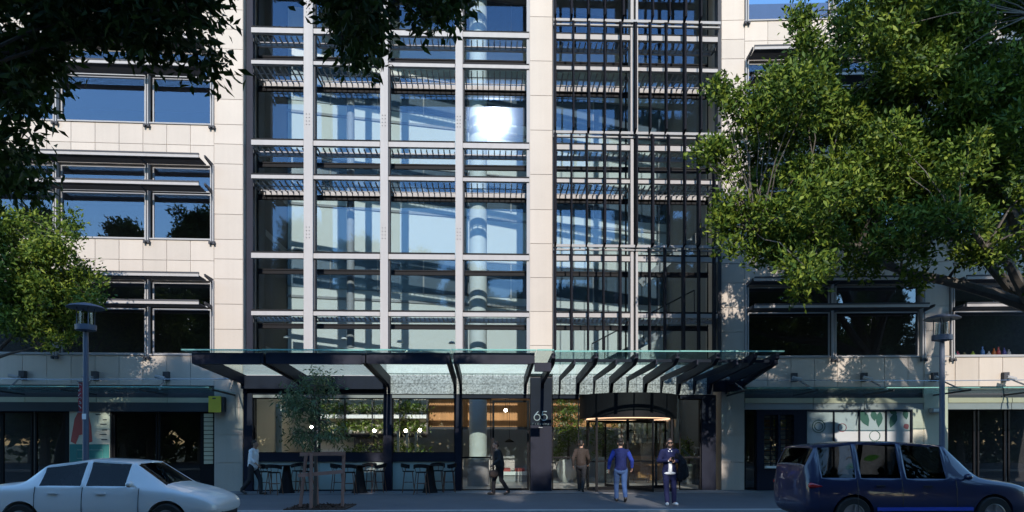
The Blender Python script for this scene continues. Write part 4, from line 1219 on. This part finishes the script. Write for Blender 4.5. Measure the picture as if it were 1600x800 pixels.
# indoor planters with trees
def planter(px, t, r, h, m, prof, label):
    o = thing("planter", label, "planter", FC.w(C(px, t), t, .02)); M = Matrix.Translation(FC.w(C(px, t), t, .02))
    MB().lathe([(r * a_, h * b_) for a_, b_ in prof], 26).build("tub", m, o, M, smooth=True)
    MB().lathe([(0, h * .9), (r * .72, h * .9)], 20).build("soil", MULCH, o, M)
    return o
egg = [(0, 0), (.55, 0), (.88, .25), (1, .55), (.88, .85), (.72, 1), (.66, .98), (.74, .85)]
tub = [(0, 0), (.78, 0), (1, 1), (.93, 1), (.9, .85)]
planter(888, 5.2, .5, .95, CONC, egg, "round white planter holding the indoor tree left of the revolving door")
planter(943, 4.6, .42, 1.08, GCONC, tub, "grey tapered planter holding the bushy tree inside the revolving door")
planter(1076, 3.6, .3, .8, GCONC, tub, "low grey planter with flowers at the right of the lobby")
def itree(px, t, z0, pts, label):
    cl = [(C(a_, t) , D + t + rnd.uniform(-.3, .3), FC.z(b_, a_, t), c_) for a_, b_, c_ in pts]
    tree("indoor_tree", label, (C(px, t), D + t, z0), .05, 1.0, cl, LEAF_LIME, 420, 9, .13, .06, BARK, nlimb=4, shell=.1)
itree(888, 5.2, .9, [(885 + rnd.uniform(-20, 20), 632 + i * 5.6, .3) for i in range(15)], "tall indoor tree in the white planter beside the sign pillar")
itree(943, 4.6, 1.0, [(943 + rnd.uniform(-24, 24), 650 + i * 4.6, .28) for i in range(14)], "bushy indoor tree in the grey planter behind the revolving door")
itree(1076, 3.6, .7, [(1076 + rnd.uniform(-12, 12), 692 + i * 3, .2) for i in range(8)], "small flowering plant in the low planter at the right of the lobby")
for i, px in enumerate((985, 1018, 1048)):
    s = C(px, 4.4)
    o = thing("lobby_table", ["small timber lobby table, leftmost behind the revolving door", "small timber lobby table, middle behind the revolving door", "small timber lobby table, rightmost behind the revolving door"][i], "table", FC.w(s, 4.4, .02))
    M = Matrix.Translation(FC.w(s, 4.4, .02))
    MB().lathe([(0, .72), (.36, .72), (.36, .75), (0, .76)], 20).build("tabletop", TIMBER, o, M)
    for a_ in (45, 135, 225, 315): MB().tube([(.1 * math.cos(R(a_)), .1 * math.sin(R(a_)), .72), (.26 * math.cos(R(a_)), .26 * math.sin(R(a_)), 0)], .018, 6).build("leg", DTIMBER, o, M)
sf = thing("lobby_bench", "pale low bench with red cushions seen through the entry door", "bench", FC.w(C(800, 5.5), 5.5, 0))
box("seat", FC, C(770, 5.5), C(828, 5.5), 5.2, 5.8, .3, .45, WHITEP, sf)
box("base", FC, C(774, 5.5), C(824, 5.5), 5.3, 5.75, .02, .299, GREY, sf)
for px in (790, 812): box("cushion", FC, C(px, 5.5) - .2, C(px, 5.5) + .2, 5.3, 5.7, .451, .6, REDP, sf)
# bottles and bright things on the upper right sill
S = FR.s
cols = [(.1, .5, .5), (.6, .12, .2), (.45, .4, .25), (.45, .6, .08), (.65, .2, .06), (.1, .25, .6), (.7, .7, .68), (.6, .1, .1), (.12, .12, .4), (.5, .5, .5)]
cn = ["teal", "crimson", "olive", "lime green", "orange", "blue", "white", "red", "navy", "grey"]
for i, px in enumerate((1491, 1496, 1507, 1520, 1553, 1535, 1545, 1560, 1569, 1576)):
    m = mat("sill_%s" % cn[i].replace(" ", "_"), cols[i], .35)
    h = [.22, .2, .16, .2, .3, .36, .2, .34, .32, .26][i]
    o = MB().lathe([(0, 0), (.06, 0), (.075, h * .35), (.06, h * .62), (.025, h * .75), (.028, h), (0, h)], 12).build("bottle", m, None, FR.M @ Matrix.Translation((S(px, .35), .35, SILL[0])), smooth=True)
    tag(o, cn[i] + " bottle on the upper right window sill", "bottle", "bottles on the upper right window sill")
box("inner_sill", FR, S(1488), S(1612), .16, .6, SILL[0] - .06, SILL[0] - .001, WHITEP, BLD)
# ------------------------------------------------------------------ people: capsule skeletons fused into one continuous skin
def blob(name, prims, vox, m, parent, M, smooth_it=4, noise_amp=0.0, dec=None):
    mb = MB()
    def ell(c, rx, ry=None, rz=None, rot=None, n=14):
        ry = ry or rx; rz = rz or rx
        b = len(mb.V); K = n; N = n // 2 + 1
        c = Vector(c)
        for i in range(N):
            th = math.pi * i / (N - 1)
            for k in range(K):
                a = 2 * math.pi * k / K
                v = Vector((rx * math.sin(th) * math.cos(a), ry * math.sin(th) * math.sin(a), rz * math.cos(th)))
                if rot is not None: v = rot @ v
                mb.V.append(tuple(c + v))
        for i in range(N - 1):
            for k in range(K):
                mb.F.append((b + i * K + k, b + (i + 1) * K + k, b + (i + 1) * K + (k + 1) % K, b + i * K + (k + 1) % K)); mb.I.append(0)
    for p in prims:
        if p[0] == 'e': ell(*p[1:])
        else:
            _, a, b, r0, r1 = p
            mb.tube([a, b], [r0, r1], 12); ell(a, r0, n=12); ell(b, r1, n=12)
    me = bpy.data.meshes.new("tmp"); me.from_pydata(mb.V, [], mb.F)
    bmx = bmesh.new(); bmx.from_mesh(me); bmesh.ops.remove_doubles(bmx, verts=bmx.verts, dist=1e-5)
    bmesh.ops.recalc_face_normals(bmx, faces=bmx.faces); bmx.to_mesh(me); bmx.free()
    o = bpy.data.objects.new("tmp", me); COL.objects.link(o)
    r = o.modifiers.new("r", 'REMESH'); r.mode = 'VOXEL'; r.voxel_size = vox
    s = o.modifiers.new("s", 'SMOOTH'); s.iterations = smooth_it; s.factor = .5
    if noise_amp:
        tx = bpy.data.textures.get("folds") or bpy.data.textures.new("folds", 'CLOUDS'); tx.noise_scale = .09
        d = o.modifiers.new("d", 'DISPLACE'); d.texture = tx; d.strength = noise_amp; d.mid_level = .5
    if dec:
        dm = o.modifiers.new("dec", 'DECIMATE'); dm.ratio = dec
    dg = bpy.context.evaluated_depsgraph_get()
    new = bpy.data.meshes.new_from_object(o.evaluated_get(dg)); new.name = name
    bpy.data.objects.remove(o); bpy.data.meshes.remove(me)
    new.materials.clear(); new.materials.append(m)
    new.polygons.foreach_set("use_smooth", [True] * len(new.polygons))
    return link(name, new, M, parent)

SKIN = mat("skin", (.42, .24, .17), .5)
SKIN2 = mat("tanned_skin", (.30, .165, .11), .5)
HAIRB = mat("dark_hair", (.018, .013, .011), .6)
def cloth(n, c, v=.12): return mat(n, c, .85, var=v, scale=6, spec=.2)
NAVYC = cloth("navy_cloth", (.012, .015, .055)); BLUEJ = cloth("blue_jacket_cloth", (.010, .016, .075)); BRIGHTB = cloth("bright_blue_cloth", (.02, .04, .24))
DENIM = cloth("denim", (.04, .08, .19), .25); WSHIRT = cloth("white_shirt_cloth", (.72, .72, .74), .05); DARKC = cloth("charcoal_cloth", (.03, .03, .034)); BLACKC = cloth("black_cloth", (.012, .012, .016))
BROWNC = cloth("brown_cloth", (.045, .034, .03)); SHOEW = mat("white_leather", (.75, .75, .75), .5); SHOED = mat("dark_leather", (.02, .017, .016), .45)

def person(label, px, Y, face, pose, top, trouser, shoe, skin=None, hair=HAIRB, H=1.76, sleeves=None, extra=None, loose=1.0):
    """face: heading in degrees, 0 looks towards the camera, 90 to the photo's right. Local axes: x to the figure's left, -y ahead."""
    skin = skin or SKIN
    k = H / 1.76
    x = PX(px, Y)
    t = thing("person", label, "person", (x, Y, 0), R(face))
    M = Matrix.Translation((x, Y, 0)) @ Matrix.Rotation(R(face), 4, 'Z') @ Matrix.Scale(k, 4)
    V = Vector
    lean = pose.get('lean', 0.0)
    hip = V((0, 0, .93)); chest = V((0, -lean * .5, 1.30)); neck = V((0, -lean * .9, 1.49)); head = V((0, -lean * 1.1 - .02, 1.64)) + V(pose.get('head', (0, 0, 0)))
    J = {}
    for sd_, nm in ((1, 'l'), (-1, 'r')):
        J['sh' + nm] = neck + V((sd_ * .185, .01, -.075))
        J['el' + nm] = V(pose['el' + nm]); J['wr' + nm] = V(pose['wr' + nm])
        J['hp' + nm] = hip + V((sd_ * .095, 0, -.03)); J['kn' + nm] = V(pose['kn' + nm]); J['an' + nm] = V(pose['an' + nm])
        J['toe' + nm] = V(pose['toe' + nm])
    B = [('e', head + V((0, .012, .03)), .074, .094, .105), ('e', head + V((0, -.035, -.045)), .052, .058, .062), ('c', head + V((0, .01, -.06)), neck + V((0, 0, -.04)), .055, .06),
         ('c', head + V((0, -.098, .005)), head + V((0, -.112, -.022)), .011, .016), ('e', head + V((0, -.088, -.058)), .024, .012, .009),
         ('e', head + V((.078, .01, -.005)), .012, .02, .032), ('e', head + V((-.078, .01, -.005)), .012, .02, .032),
         ('e', head + V((.031, -.083, .028)), .017, .012, .01), ('e', head + V((-.031, -.083, .028)), .017, .012, .01),
         ('e', chest + V((0, 0, .03)), .165, .105, .20), ('e', hip + V((0, .0, .06)), .155, .105, .18), ('c', hip, chest, .12, .13)]
    for nm in 'lr':
        B += [('c', neck + V((0, 0, -.05)), J['sh' + nm], .07, .062), ('c', J['sh' + nm], J['el' + nm], .052, .04), ('c', J['el' + nm], J['wr' + nm], .039, .026),
              ('c', J['hp' + nm], J['kn' + nm], .085, .055), ('c', J['kn' + nm], J['an' + nm], .055, .036), ('c', J['an' + nm] + V((0, 0, -.02)), J['toe' + nm], .036, .028)]
        f = (J['wr' + nm] - J['el' + nm]).normalized()
        hd = V(pose.get('hd' + nm, f)).normalized()
        sgn = 1 if nm == 'l' else -1
        pn = V(pose.get('pn' + nm, (-sgn, 0, 0)))
        pn = (pn - hd * pn.dot(hd)).normalized(); sd2 = hd.cross(pn).normalized()
        wr = J['wr' + nm]; pc = wr + hd * .05
        B += [('c', wr, wr + hd * .085 + sd2 * .022, .022, .013), ('c', wr, wr + hd * .085 - sd2 * .022, .022, .013), ('c', wr, pc, .024, .017)]
        for i, (off, ln) in enumerate(((.03, .062), (.011, .072), (-.009, .067), (-.028, .052))):
            b0 = wr + hd * .088 + sd2 * off; cu = pose.get('curl', .45)
            b1 = b0 + (hd * math.cos(cu) + pn * math.sin(cu)) * ln * .55; b2 = b1 + (hd * math.cos(cu * 2.4) + pn * math.sin(cu * 2.4)) * ln * .5
            B += [('c', b0, b1, .0088, .008), ('c', b1, b2, .008, .007)]
        th = wr + hd * .03 + sd2 * .028
        B += [('c', th, th + (hd * .6 + sd2 * .7 + pn * .3).normalized() * .04, .012, .010), ('c', th + (hd * .6 + sd2 * .7 + pn * .3).normalized() * .04, th + (hd * .9 + sd2 * .5 + pn * .5).normalized() * .072, .010, .008)]
    blob("body", B, .0075, skin, t, M, 2, dec=.35)
    hz = head + V((0, .022, .052))
    Hh = [('e', hz + V((0, .008, .012)), .083, .098, .092), ('e', hz + V((0, .055, -.05)), .07, .05, .07)]
    if pose.get('bun'): Hh.append(('e', hz + V((0, .09, .03)), .045, .045, .045))
    o = blob("hair", Hh, .012, hair, t, M, 2, .012)
    # trousers
    w_ = 1.0 * loose
    T = [('e', hip + V((0, .005, .04)), .172, .128, .13), ('e', hip + V((0, .03, -.06)), .15, .12, .11)]
    for nm in 'lr':
        kn, an = J['kn' + nm], J['an' + nm]
        T += [('c', J['hp' + nm], kn, .104 * w_, .074 * w_), ('c', kn, an + V((0, 0, .0)), .074 * w_, .062 * w_)]
    blob("trousers", T, .013, trouser, t, M, 3, .016)
    # upper garment
    hem = pose.get('hem', .86)
    G = [('e', chest + V((0, 0, .02)), .19, .14, .21), ('c', V((0, 0, hem + .13)), chest, .165, .165), ('e', V((0, 0, hem + .12)), .188, .145, .13), ('c', neck + V((0, .01, -.05)), chest, .085, .14)]
    for nm in 'lr': G += [('c', neck + V((0, 0, -.075)), J['sh' + nm], .08, .078)]
    A = []
    for nm in 'lr':
        el, wr = J['el' + nm], J['wr' + nm]
        A += [('c', J['sh' + nm], el, .074, .06), ('c', el, el.lerp(wr, pose.get('sleeve', .93)), .06, .048)]
    if sleeves is None: blob("jacket" if pose.get('jacket', True) else "shirt", G + A, .013, top, t, M, 3, .018)
    else:
        blob("vest", G, .013, top, t, M, 3, .022); blob("sleeves", A, .013, sleeves, t, M, 3, .016)
    for nm in 'lr':
        an, to = J['an' + nm], J['toe' + nm]
        blob("shoe", [('c', an + V((0, .025, -.045)), to + V((0, 0, .0)), .047, .040), ('c', an + V((0, .02, -.02)), an + V((0, .0, .02)), .046, .044)], .012, shoe, t, M, 2)
    if extra: extra(t, M, J, head, neck, chest, hip)
    return t
walk_a = dict(knl=(.10, -.20, .51), anl=(.09, -.24, .09), toel=(.10, -.41, .05), knr=(-.09, .04, .50), anr=(-.09, .32, .17), toer=(-.09, .19, .045),
              ell=(.25, .14, 1.16), wrl=(.25, .12, .92), elr=(-.25, -.08, 1.15), wrr=(-.22, -.27, .98), lean=.06)
walk_b = dict(walk_a); walk_b.update(knl=(.10, .02, .50), anl=(.10, .26, .15), toel=(.11, .13, .045), knr=(-.10, -.17, .51), anr=(-.10, -.20, .09), toer=(-.10, -.37, .05),
              ell=(.27, -.10, 1.17), wrl=(.22, -.28, 1.02), elr=(-.27, .10, 1.16), wrr=(-.25, .08, .93))
stand = dict(knl=(.11, -.03, .50), anl=(.12, .0, .09), toel=(.17, -.16, .045), knr=(-.09, -.06, .50), anr=(-.07, -.08, .09), toer=(-.09, -.26, .045),
             ell=(.27, .02, 1.17), wrl=(.10, -.24, 1.17), elr=(-.28, .0, 1.17), wrr=(-.06, -.27, 1.19), hdl=(-.5, -.6, .3), hdr=(.6, -.5, .35), head=(0, -.03, -.015), hem=.84, curl=.75)
YA = lambda fy: FPX * CH / (fy - HY)
def bag_extra(m):
    def f(t, M, J, head, neck, chest, hip):
        blob("backpack", [('e', chest + Vector((0, .2, -.02)), .15, .10, .22), ('e', chest + Vector((0, .24, -.1)), .12, .07, .12)], .014, m, t, M, 3, .01)
    return f
pa = dict(walk_a); pa.update(hem=.80, jacket=False, sleeve=.5)
person("person in a loose white shirt and dark trousers walking past the left stone pier", 395, 22.3, 80, pa, WSHIRT, DARKC, SHOED, skin=SKIN2, H=1.74, loose=1.05)
def tote(t, M, J, head, neck, chest, hip):
    wr = J['wrl']
    blob("handbag", [('e', wr + Vector((.03, 0, -.30)), .07, .16, .13)], .014, BROWNC, t, M, 2)
    MB().tube([tuple(M @ (wr + Vector((.03, -.1, -.2)))), tuple(M @ (wr + Vector((0.01, 0, -.02)))), tuple(M @ (wr + Vector((.03, .1, -.2))))], .008, 6).build("strap", BROWNC, t)
pb = dict(walk_b); pb.update(lean=.12)
person("person in dark grey clothes with a brown bag walking past the entry door", 781, 21.9, -75, pb, DARKC, BLACKC, SHOED, H=1.70, extra=tote)
pc_ = dict(walk_a); pc_.update(lean=.05)
person("person in a brown coat walking into the lobby beside the sign pillar", 908, 23.0, 165, pc_, BROWNC, DARKC, SHOED, H=1.74)
pd_ = dict(walk_a); pd_.update(hem=.82, ell=(.31, .08, 1.17), wrl=(.34, .02, .94), elr=(-.31, -.02, 1.17), wrr=(-.33, -.14, .96), bun=True)
person("person seen from behind in a navy padded vest, bright blue sleeves and jeans", 970, YA(785), 176, pd_, BLUEJ, DENIM, SHOED, H=1.77, sleeves=BRIGHTB)
def phone_coat(t, M, J, head, neck, chest, hip):
    V = Vector
    mid = (J['wrl'] + J['wrr']) / 2 + V((.01, -.10, .05))
    o = MB().box(-.038, .038, -.005, .005, -.075, .075).build("phone", BLACK, t, M @ Matrix.Translation(mid) @ Matrix.Rotation(R(35), 4, 'X'))
    # white shirt showing at the front opening and below the jacket hem
    blob("shirt", [('c', neck + V((0, -.045, -.03)), V((0, -.115, 1.10)), .05, .055), ('c', V((0, -.125, 1.1)), V((0, -.115, .90)), .055, .06), ('e', V((0, -.02, .845)), .182, .142, .055),
                   ('c', neck + V((.055, -.03, .0)), neck + V((.035, -.11, -.07)), .022, .018), ('c', neck + V((-.055, -.03, .0)), neck + V((-.035, -.11, -.07)), .022, .018)], .012, WSHIRT, t, M, 2, .01)
    blob("cuff", [('c', J['wrr'].lerp(J['elr'], .06), J['wrr'].lerp(J['elr'], .2), .044, .05)], .01, WSHIRT, t, M, 1)
    blob("carried_coat", [('c', V((.20, -.06, 1.30)), V((.33, -.06, 1.12)), .09, .11), ('c', V((.33, -.06, 1.12)), V((.36, .02, .78)), .11, .12), ('c', V((.30, -.1, 1.1)), V((.27, -.05, .72)), .09, .09), ('c', V((.40, .0, 1.05)), V((.44, .04, .80)), .07, .08)], .014, BLACKC, t, M, 3, .03)
    MB().box(-.068, .068, -.008, .004, -.016, .018).build("sunglasses", BLACK, t, M @ Matrix.Translation(head + V((0, -.098, .028))))
    blob("beard", [('e', head + V((0, -.048, -.068)), .05, .052, .042)], .01, HAIRB, t, M, 1)
person("person facing us in a navy jacket over a white shirt, looking at a phone", 1046, YA(790), -6, stand, NAVYC, NAVYC, SHOEW, skin=SKIN2, H=1.78, extra=phone_coat)

# ------------------------------------------------------------------ cars
PAINTW = mat("white_car_paint", (.70, .70, .69), .3, coat=.8, var=.03)
PAINTN = mat("dark_blue_car_paint", (.012, .018, .06), .3, coat=.9, var=.05)
PAINTB = mat("bright_blue_stripe_paint", (.02, .07, .45), .3, coat=.6)
RUBBER = mat("tyre_rubber", (.02, .02, .02), .85)
ALLOY = mat("alloy_wheel", (.42, .42, .43), .3, .8)
TRIMB = mat("black_trim", (.02, .02, .022), .5)
HEADL = glass("headlight_lens", (.8, .82, .85), .15, (1, 1, 1), .05, .5, diff=.35, dcol=(.6, .62, .65))
TAILL = mat("red_tail_light", (.4, .012, .015), .2, coat=.8)
SEATM = mat("grey_car_seat", (.07, .07, .075), .8)
def car(label, name, x_rear, yc, st, paint, wheels_x, wr, cabin, label_parts=None, stripe=None):
    """nose to the photo's right. st: stations (x, halfwidth, z_bottom, z_belt, z_top, half_roof)"""
    t = thing(name, label, "car", (x_rear + st[-1][0] / 2, yc, -.13))
    M = Matrix.Translation((x_rear, yc, -.13))
    bmx = bmesh.new(); rows = []
    for (x, hw, zb, zl, zt, hr) in st:
        prof = [(0, zb), (hw * .8, zb), (hw * .97, zb + .10), (hw, zb + (zl - zb) * .45), (hw * .985, zb + (zl - zb) * .8), (hw * .95, zl), (hr, max(zl + .012, zt - .035)), (hr * .8, zt - .004 if zt > zl + .1 else zt), (0, zt + .012)]
        full = [(-y, z) for y, z in prof[1:-1]][::-1]
        ring = prof + full   # from bottom centre, +y side up, over, down -y side
        rows.append([bmx.verts.new((x, y, z)) for y, z in ring])
    n = len(rows[0]); gl = []
    for i in range(len(rows) - 1):
        for k in range(n):
            f = bmx.faces.new((rows[i][k], rows[i][(k + 1) % n], rows[i + 1][(k + 1) % n], rows[i + 1][k]))
            f.smooth = True
            if i in cabin['side'] and k in (5, 10): gl.append((i, k, f))
            if i in cabin['front'] and k in (6, 7, 8, 9): gl.append((i, 100, f))
            if i in cabin['rear'] and k in (6, 7, 8, 9): gl.append((i, 101, f))
    bmx.faces.new(rows[0]); bmx.faces.new(rows[-1][::-1])
    bmesh.ops.recalc_face_normals(bmx, faces=bmx.faces)
    groups = {}
    for i, k, f in gl: groups.setdefault((i, k) if k < 100 else k, []).append(f)
    for key, fs in groups.items():
        bmesh.ops.inset_region(bmx, faces=fs, thickness=.022, depth=-.01, use_even_offset=True)
        for f in fs: f.material_index = 1
    cl_ = bmx.edges.layers.float.get('crease_edge') or bmx.edges.layers.float.new('crease_edge')
    for e in bmx.edges:
        mi = [f.material_index for f in e.link_faces]
        if 1 in mi and 0 in mi: e[cl_] = .9
    cv_ = bmx.verts.layers.float.get('crease_vert') or bmx.verts.layers.float.new('crease_vert')
    for v in bmx.verts:
        mi = [f.material_index for f in v.link_faces]
        if 1 in mi and 0 in mi and (mi.count(1) == 1 or abs(v.co.y) > .3): v[cv_] = 1.0
    for f in bmx.faces:
        if f.material_index == 0 and len(f.verts) == 4 and any(g_.material_index == 1 for e in f.edges for g_ in e.link_faces):
            for e in f.edges: e[cl_] = max(e[cl_], .75)
            for v in f.verts: v[cv_] = max(v[cv_], .55)
    me = bpy.data.meshes.new("body"); bmx.to_mesh(me); bmx.free()
    me.materials.append(paint); me.materials.append(G_CAR)
    tmp = bpy.data.objects.new("tmp", me); COL.objects.link(tmp)
    sb = tmp.modifiers.new("s", 'SUBSURF'); sb.levels = 2; sb.render_levels = 2
    cutters = []
    for wx in wheels_x:
        cm = MB().lathe([(0, -1.2), (wr + .06, -1.2), (wr + .06, 1.2), (0, 1.2)], 32, (wx, 0, wr), axis='Y')
        cme = bpy.data.meshes.new("cut"); cme.from_pydata(cm.V, [], cm.F)
        bb = bmesh.new(); bb.from_mesh(cme); bmesh.ops.remove_doubles(bb, verts=bb.verts, dist=1e-5); bmesh.ops.recalc_face_normals(bb, faces=bb.faces); bb.to_mesh(cme); bb.free()
        co = bpy.data.objects.new("cut", cme); COL.objects.link(co); cutters.append(co)
        b = tmp.modifiers.new("b", 'BOOLEAN'); b.operation = 'DIFFERENCE'; b.object = co; b.solver = 'EXACT'
    dg = bpy.context.evaluated_depsgraph_get()
    full = bpy.data.meshes.new_from_object(tmp.evaluated_get(dg))
    bpy.data.objects.remove(tmp)
    for c in cutters: bpy.data.objects.remove(c)
    # split the glass off, window by window
    b0 = bmesh.new(); b0.from_mesh(full); b0.faces.ensure_lookup_table()
    gfaces = {f.index for f in b0.faces if f.material_index == 1}
    seen = set(); comps = []
    for i in gfaces:
        if i in seen: continue
        stck, comp = [i], []
        seen.add(i)
        while stck:
            j = stck.pop(); comp.append(j)
            for e in b0.faces[j].edges:
                for f in e.link_faces:
                    if f.index in gfaces and f.index not in seen: seen.add(f.index); stck.append(f.index)
        comps.append(comp)
    def sub(ids, nm, m, thick=False):
        vs, idx, fs = [], {}, []
        for j in ids:
            ff = []
            for v in b0.faces[j].verts:
                if v.index not in idx: idx[v.index] = len(vs); vs.append(v.co[:])
                ff.append(idx[v.index])
            fs.append(ff)
        mm = bpy.data.meshes.new(nm); mm.from_pydata(vs, [], fs); mm.materials.append(m)
        mm.polygons.foreach_set("use_smooth", [True] * len(fs))
        try: mm.set_sharp_from_angle(angle=R(35))
        except Exception: pass
        return link(nm, mm, M, t)
    body = sub([f.index for f in b0.faces if f.index not in gfaces], "body", paint)
    for comp in comps:
        cx = sum(b0.faces[j].calc_center_median().x for j in comp) / len(comp); cy = sum(b0.faces[j].calc_center_median().y for j in comp) / len(comp)
        nm = "side_window" if abs(cy) > .3 else ("windscreen" if cx > st[-1][0] * .5 else "rear_window")
        sub(comp, nm, G_CAR)
    b0.free()
    L = st[-1][0]
    hwm = max(s[1] for s in st)
    for wx in wheels_x:
        for sy in (-1, 1):
            Mw = M @ Matrix.Translation((wx, sy * (hwm - .12), wr))
            o = MB().lathe([(wr * .62, -.10), (wr * .93, -.11), (wr, -.07), (wr, .07), (wr * .93, .11), (wr * .62, .10)], 36, axis='Y').build("wheel", RUBBER, t, Mw, smooth=True)
            rm = MB().lathe([(wr * .63, sy * .095), (wr * .58, sy * .10), (wr * .56, sy * .06), (0, sy * .05)], 30, axis='Y')
            for q in range(5):
                a = R(72 * q + 10)
                rm.bar((.05 * math.cos(a), sy * .085, .05 * math.sin(a)), (wr * .58 * math.cos(a), sy * .085, wr * .58 * math.sin(a)), .025, .07, up=(0, 1, 0))
            rm.lathe([(0, sy * .11), (.055, sy * .105), (.06, sy * .06)], 14, axis='Y')
            rm.build("rim", ALLOY, o, Mw, smooth=False)
    # lights, mirrors, handles, seams, seats
    def surf(x):  # half width at x near mid height
        for (a, b) in zip(st[:-1], st[1:]):
            if a[0] <= x <= b[0]:
                f = (x - a[0]) / (b[0] - a[0]); return a[1] + (b[1] - a[1]) * f, a[3] + (b[3] - a[3]) * f
        return st[-1][1], st[-1][3]
    for sy in (-1, 1):
        hw, zl = surf(L - .18)
        blob("headlight", [('c', Vector((L - .38, sy * (hw - .06), zl - .13)), Vector((L - .12, sy * (hw - .16), zl - .16)), .07, .05)], .02, HEADL, t, M, 2)
        hw, zl = surf(.12)
        blob("tail_light", [('c', Vector((.10, sy * (hw - .05), zl - .12)), Vector((.28, sy * (hw - .01), zl - .14)), .06, .05)], .02, TAILL, t, M, 2)
        mx = cabin['mirror']; hw, zl = surf(mx)
        blob("mirror", [('e', Vector((mx, sy * (hw + .10), zl + .08)), .07, .10, .065), ('c', Vector((mx + .03, sy * hw * .95, zl + .03)), Vector((mx, sy * (hw + .06), zl + .06)), .025, .025)], .015, paint, t, M, 2)
        for hx in cabin['handles']:
            hw, zl = surf(hx)
            MB().box(hx - .09, hx + .09, -.012, .012, -.012, .012).build("door_handle", TRIMB if paint is PAINTN else paint, t, M @ Matrix.Translation((0, sy * (hw * .985 + .012), zl - .12)))
        for dx in cabin['seams']:
            pts = []
            for f in (.02, .12, .3, .45, .62, .8, .92, 1.0):
                hw, zl = surf(dx); zb = st[len(st) // 2][2]
                prof = [(.1, .97), (.45, 1.0), (.8, .985), (1.0, .95)]
                yy = np.interp(f, [p[0] for p in prof], [p[1] for p in prof]) * hw
                pts.append((dx, sy * (yy - .001), zb + (zl - zb) * f))
            MB().tube(pts, .006, 5).build("door_seam", TRIMB, t, M)
    z0 = st[len(st) // 2][2]
    for sy in (-1, 1):
        MB().box(wheels_x[0] + wr + .1, wheels_x[1] - wr - .1, sy * (hwm * .97) - .02, sy * (hwm * .97) + .02, z0 + .02, z0 + .11).build("sill_trim", TRIMB, t, M)
        if stripe: MB().box(wheels_x[0] + wr + .1, wheels_x[1] - wr - .1, sy * (hwm * 1.0) - .012, sy * (hwm * 1.0) + .012, z0 + .20, z0 + .27).build("side_stripe", stripe, t, M)
    for sx in cabin['seats']:
        for sy in (-.37, .37):
            blob("car_seat", [('c', Vector((sx, sy, .55)), Vector((sx + .4, sy, .55)), .14, .13), ('c', Vector((sx, sy, .6)), Vector((sx - .14, sy, 1.02)), .13, .11), ('e', Vector((sx - .17, sy, 1.2)), .06, .12, .08)], .03, SEATM, t, M, 2)
    MB().box(.9, L - 1.25, -hwm + .12, hwm - .12, .30, .36).build("floor_pan", TRIMB, t, M)
    MB().box(L - .05, L - .02, -.42, .42, .32, .44).build("front_grille", TRIMB, t, M)
    return t
sed = [(0, .62, .46, .74, .78, .50), (.05, .76, .34, .92, .96, .62), (.35, .87, .26, .97, 1.01, .66), (.78, .90, .22, .97, 1.04, .64), (1.18, .91, .20, .96, 1.37, .58), (2.02, .915, .20, .95, 1.485, .57),
       (2.06, .915, .20, .95, 1.488, .57), (2.86, .915, .20, .94, 1.44, .57), (2.92, .915, .20, .93, 1.415, .57), (3.55, .90, .20, .92, .985, .66), (3.95, .88, .22, .84, .90, .66), (4.30, .82, .28, .74, .79, .62), (4.46, .72, .36, .62, .68, .56), (4.52, .56, .42, .56, .60, .44)]
car("white sedan passing on the road in front of the dark shop on the left", "sedan_car", PX(352, 13.9) - 4.52, 14.2, sed, PAINTW, (.88, 3.62), .315,
    dict(side=(4, 6), front=(8,), rear=(3,), mirror=3.0, handles=(1.5, 2.4), seams=(2.04, 3.1, 1.15), seats=(1.35, 2.35)))
suv = [(0, .70, .50, .98, 1.10, .60), (.04, .84, .36, 1.06, 1.35, .66), (.22, .93, .28, 1.08, 1.72, .68), (.27, .935, .27, 1.08, 1.76, .68), (1.0, .95, .25, 1.07, 1.82, .68), (1.05, .95, .25, 1.07, 1.825, .68), (1.92, .955, .25, 1.06, 1.83, .68),
       (1.97, .955, .25, 1.06, 1.83, .68), (2.84, .955, .25, 1.05, 1.77, .67), (2.90, .955, .25, 1.05, 1.76, .67), (3.55, .94, .25, 1.04, 1.11, .74), (4.10, .92, .27, 1.0, 1.05, .74), (4.50, .88, .32, .92, .97, .70), (4.68, .78, .40, .80, .85, .62), (4.74, .62, .46, .70, .74, .5)]
car("dark blue four wheel drive car passing in front of the botanical shop window", "estate_car", PX(1262, 13.3), 14.2, suv, PAINTN, (.92, 3.78), .36,
    dict(side=(3, 5, 7), front=(9,), rear=(1,), mirror=3.15, handles=(1.45, 2.4), seams=(1.0, 1.9, 3.0), seats=(1.35, 2.4)), stripe=PAINTB)
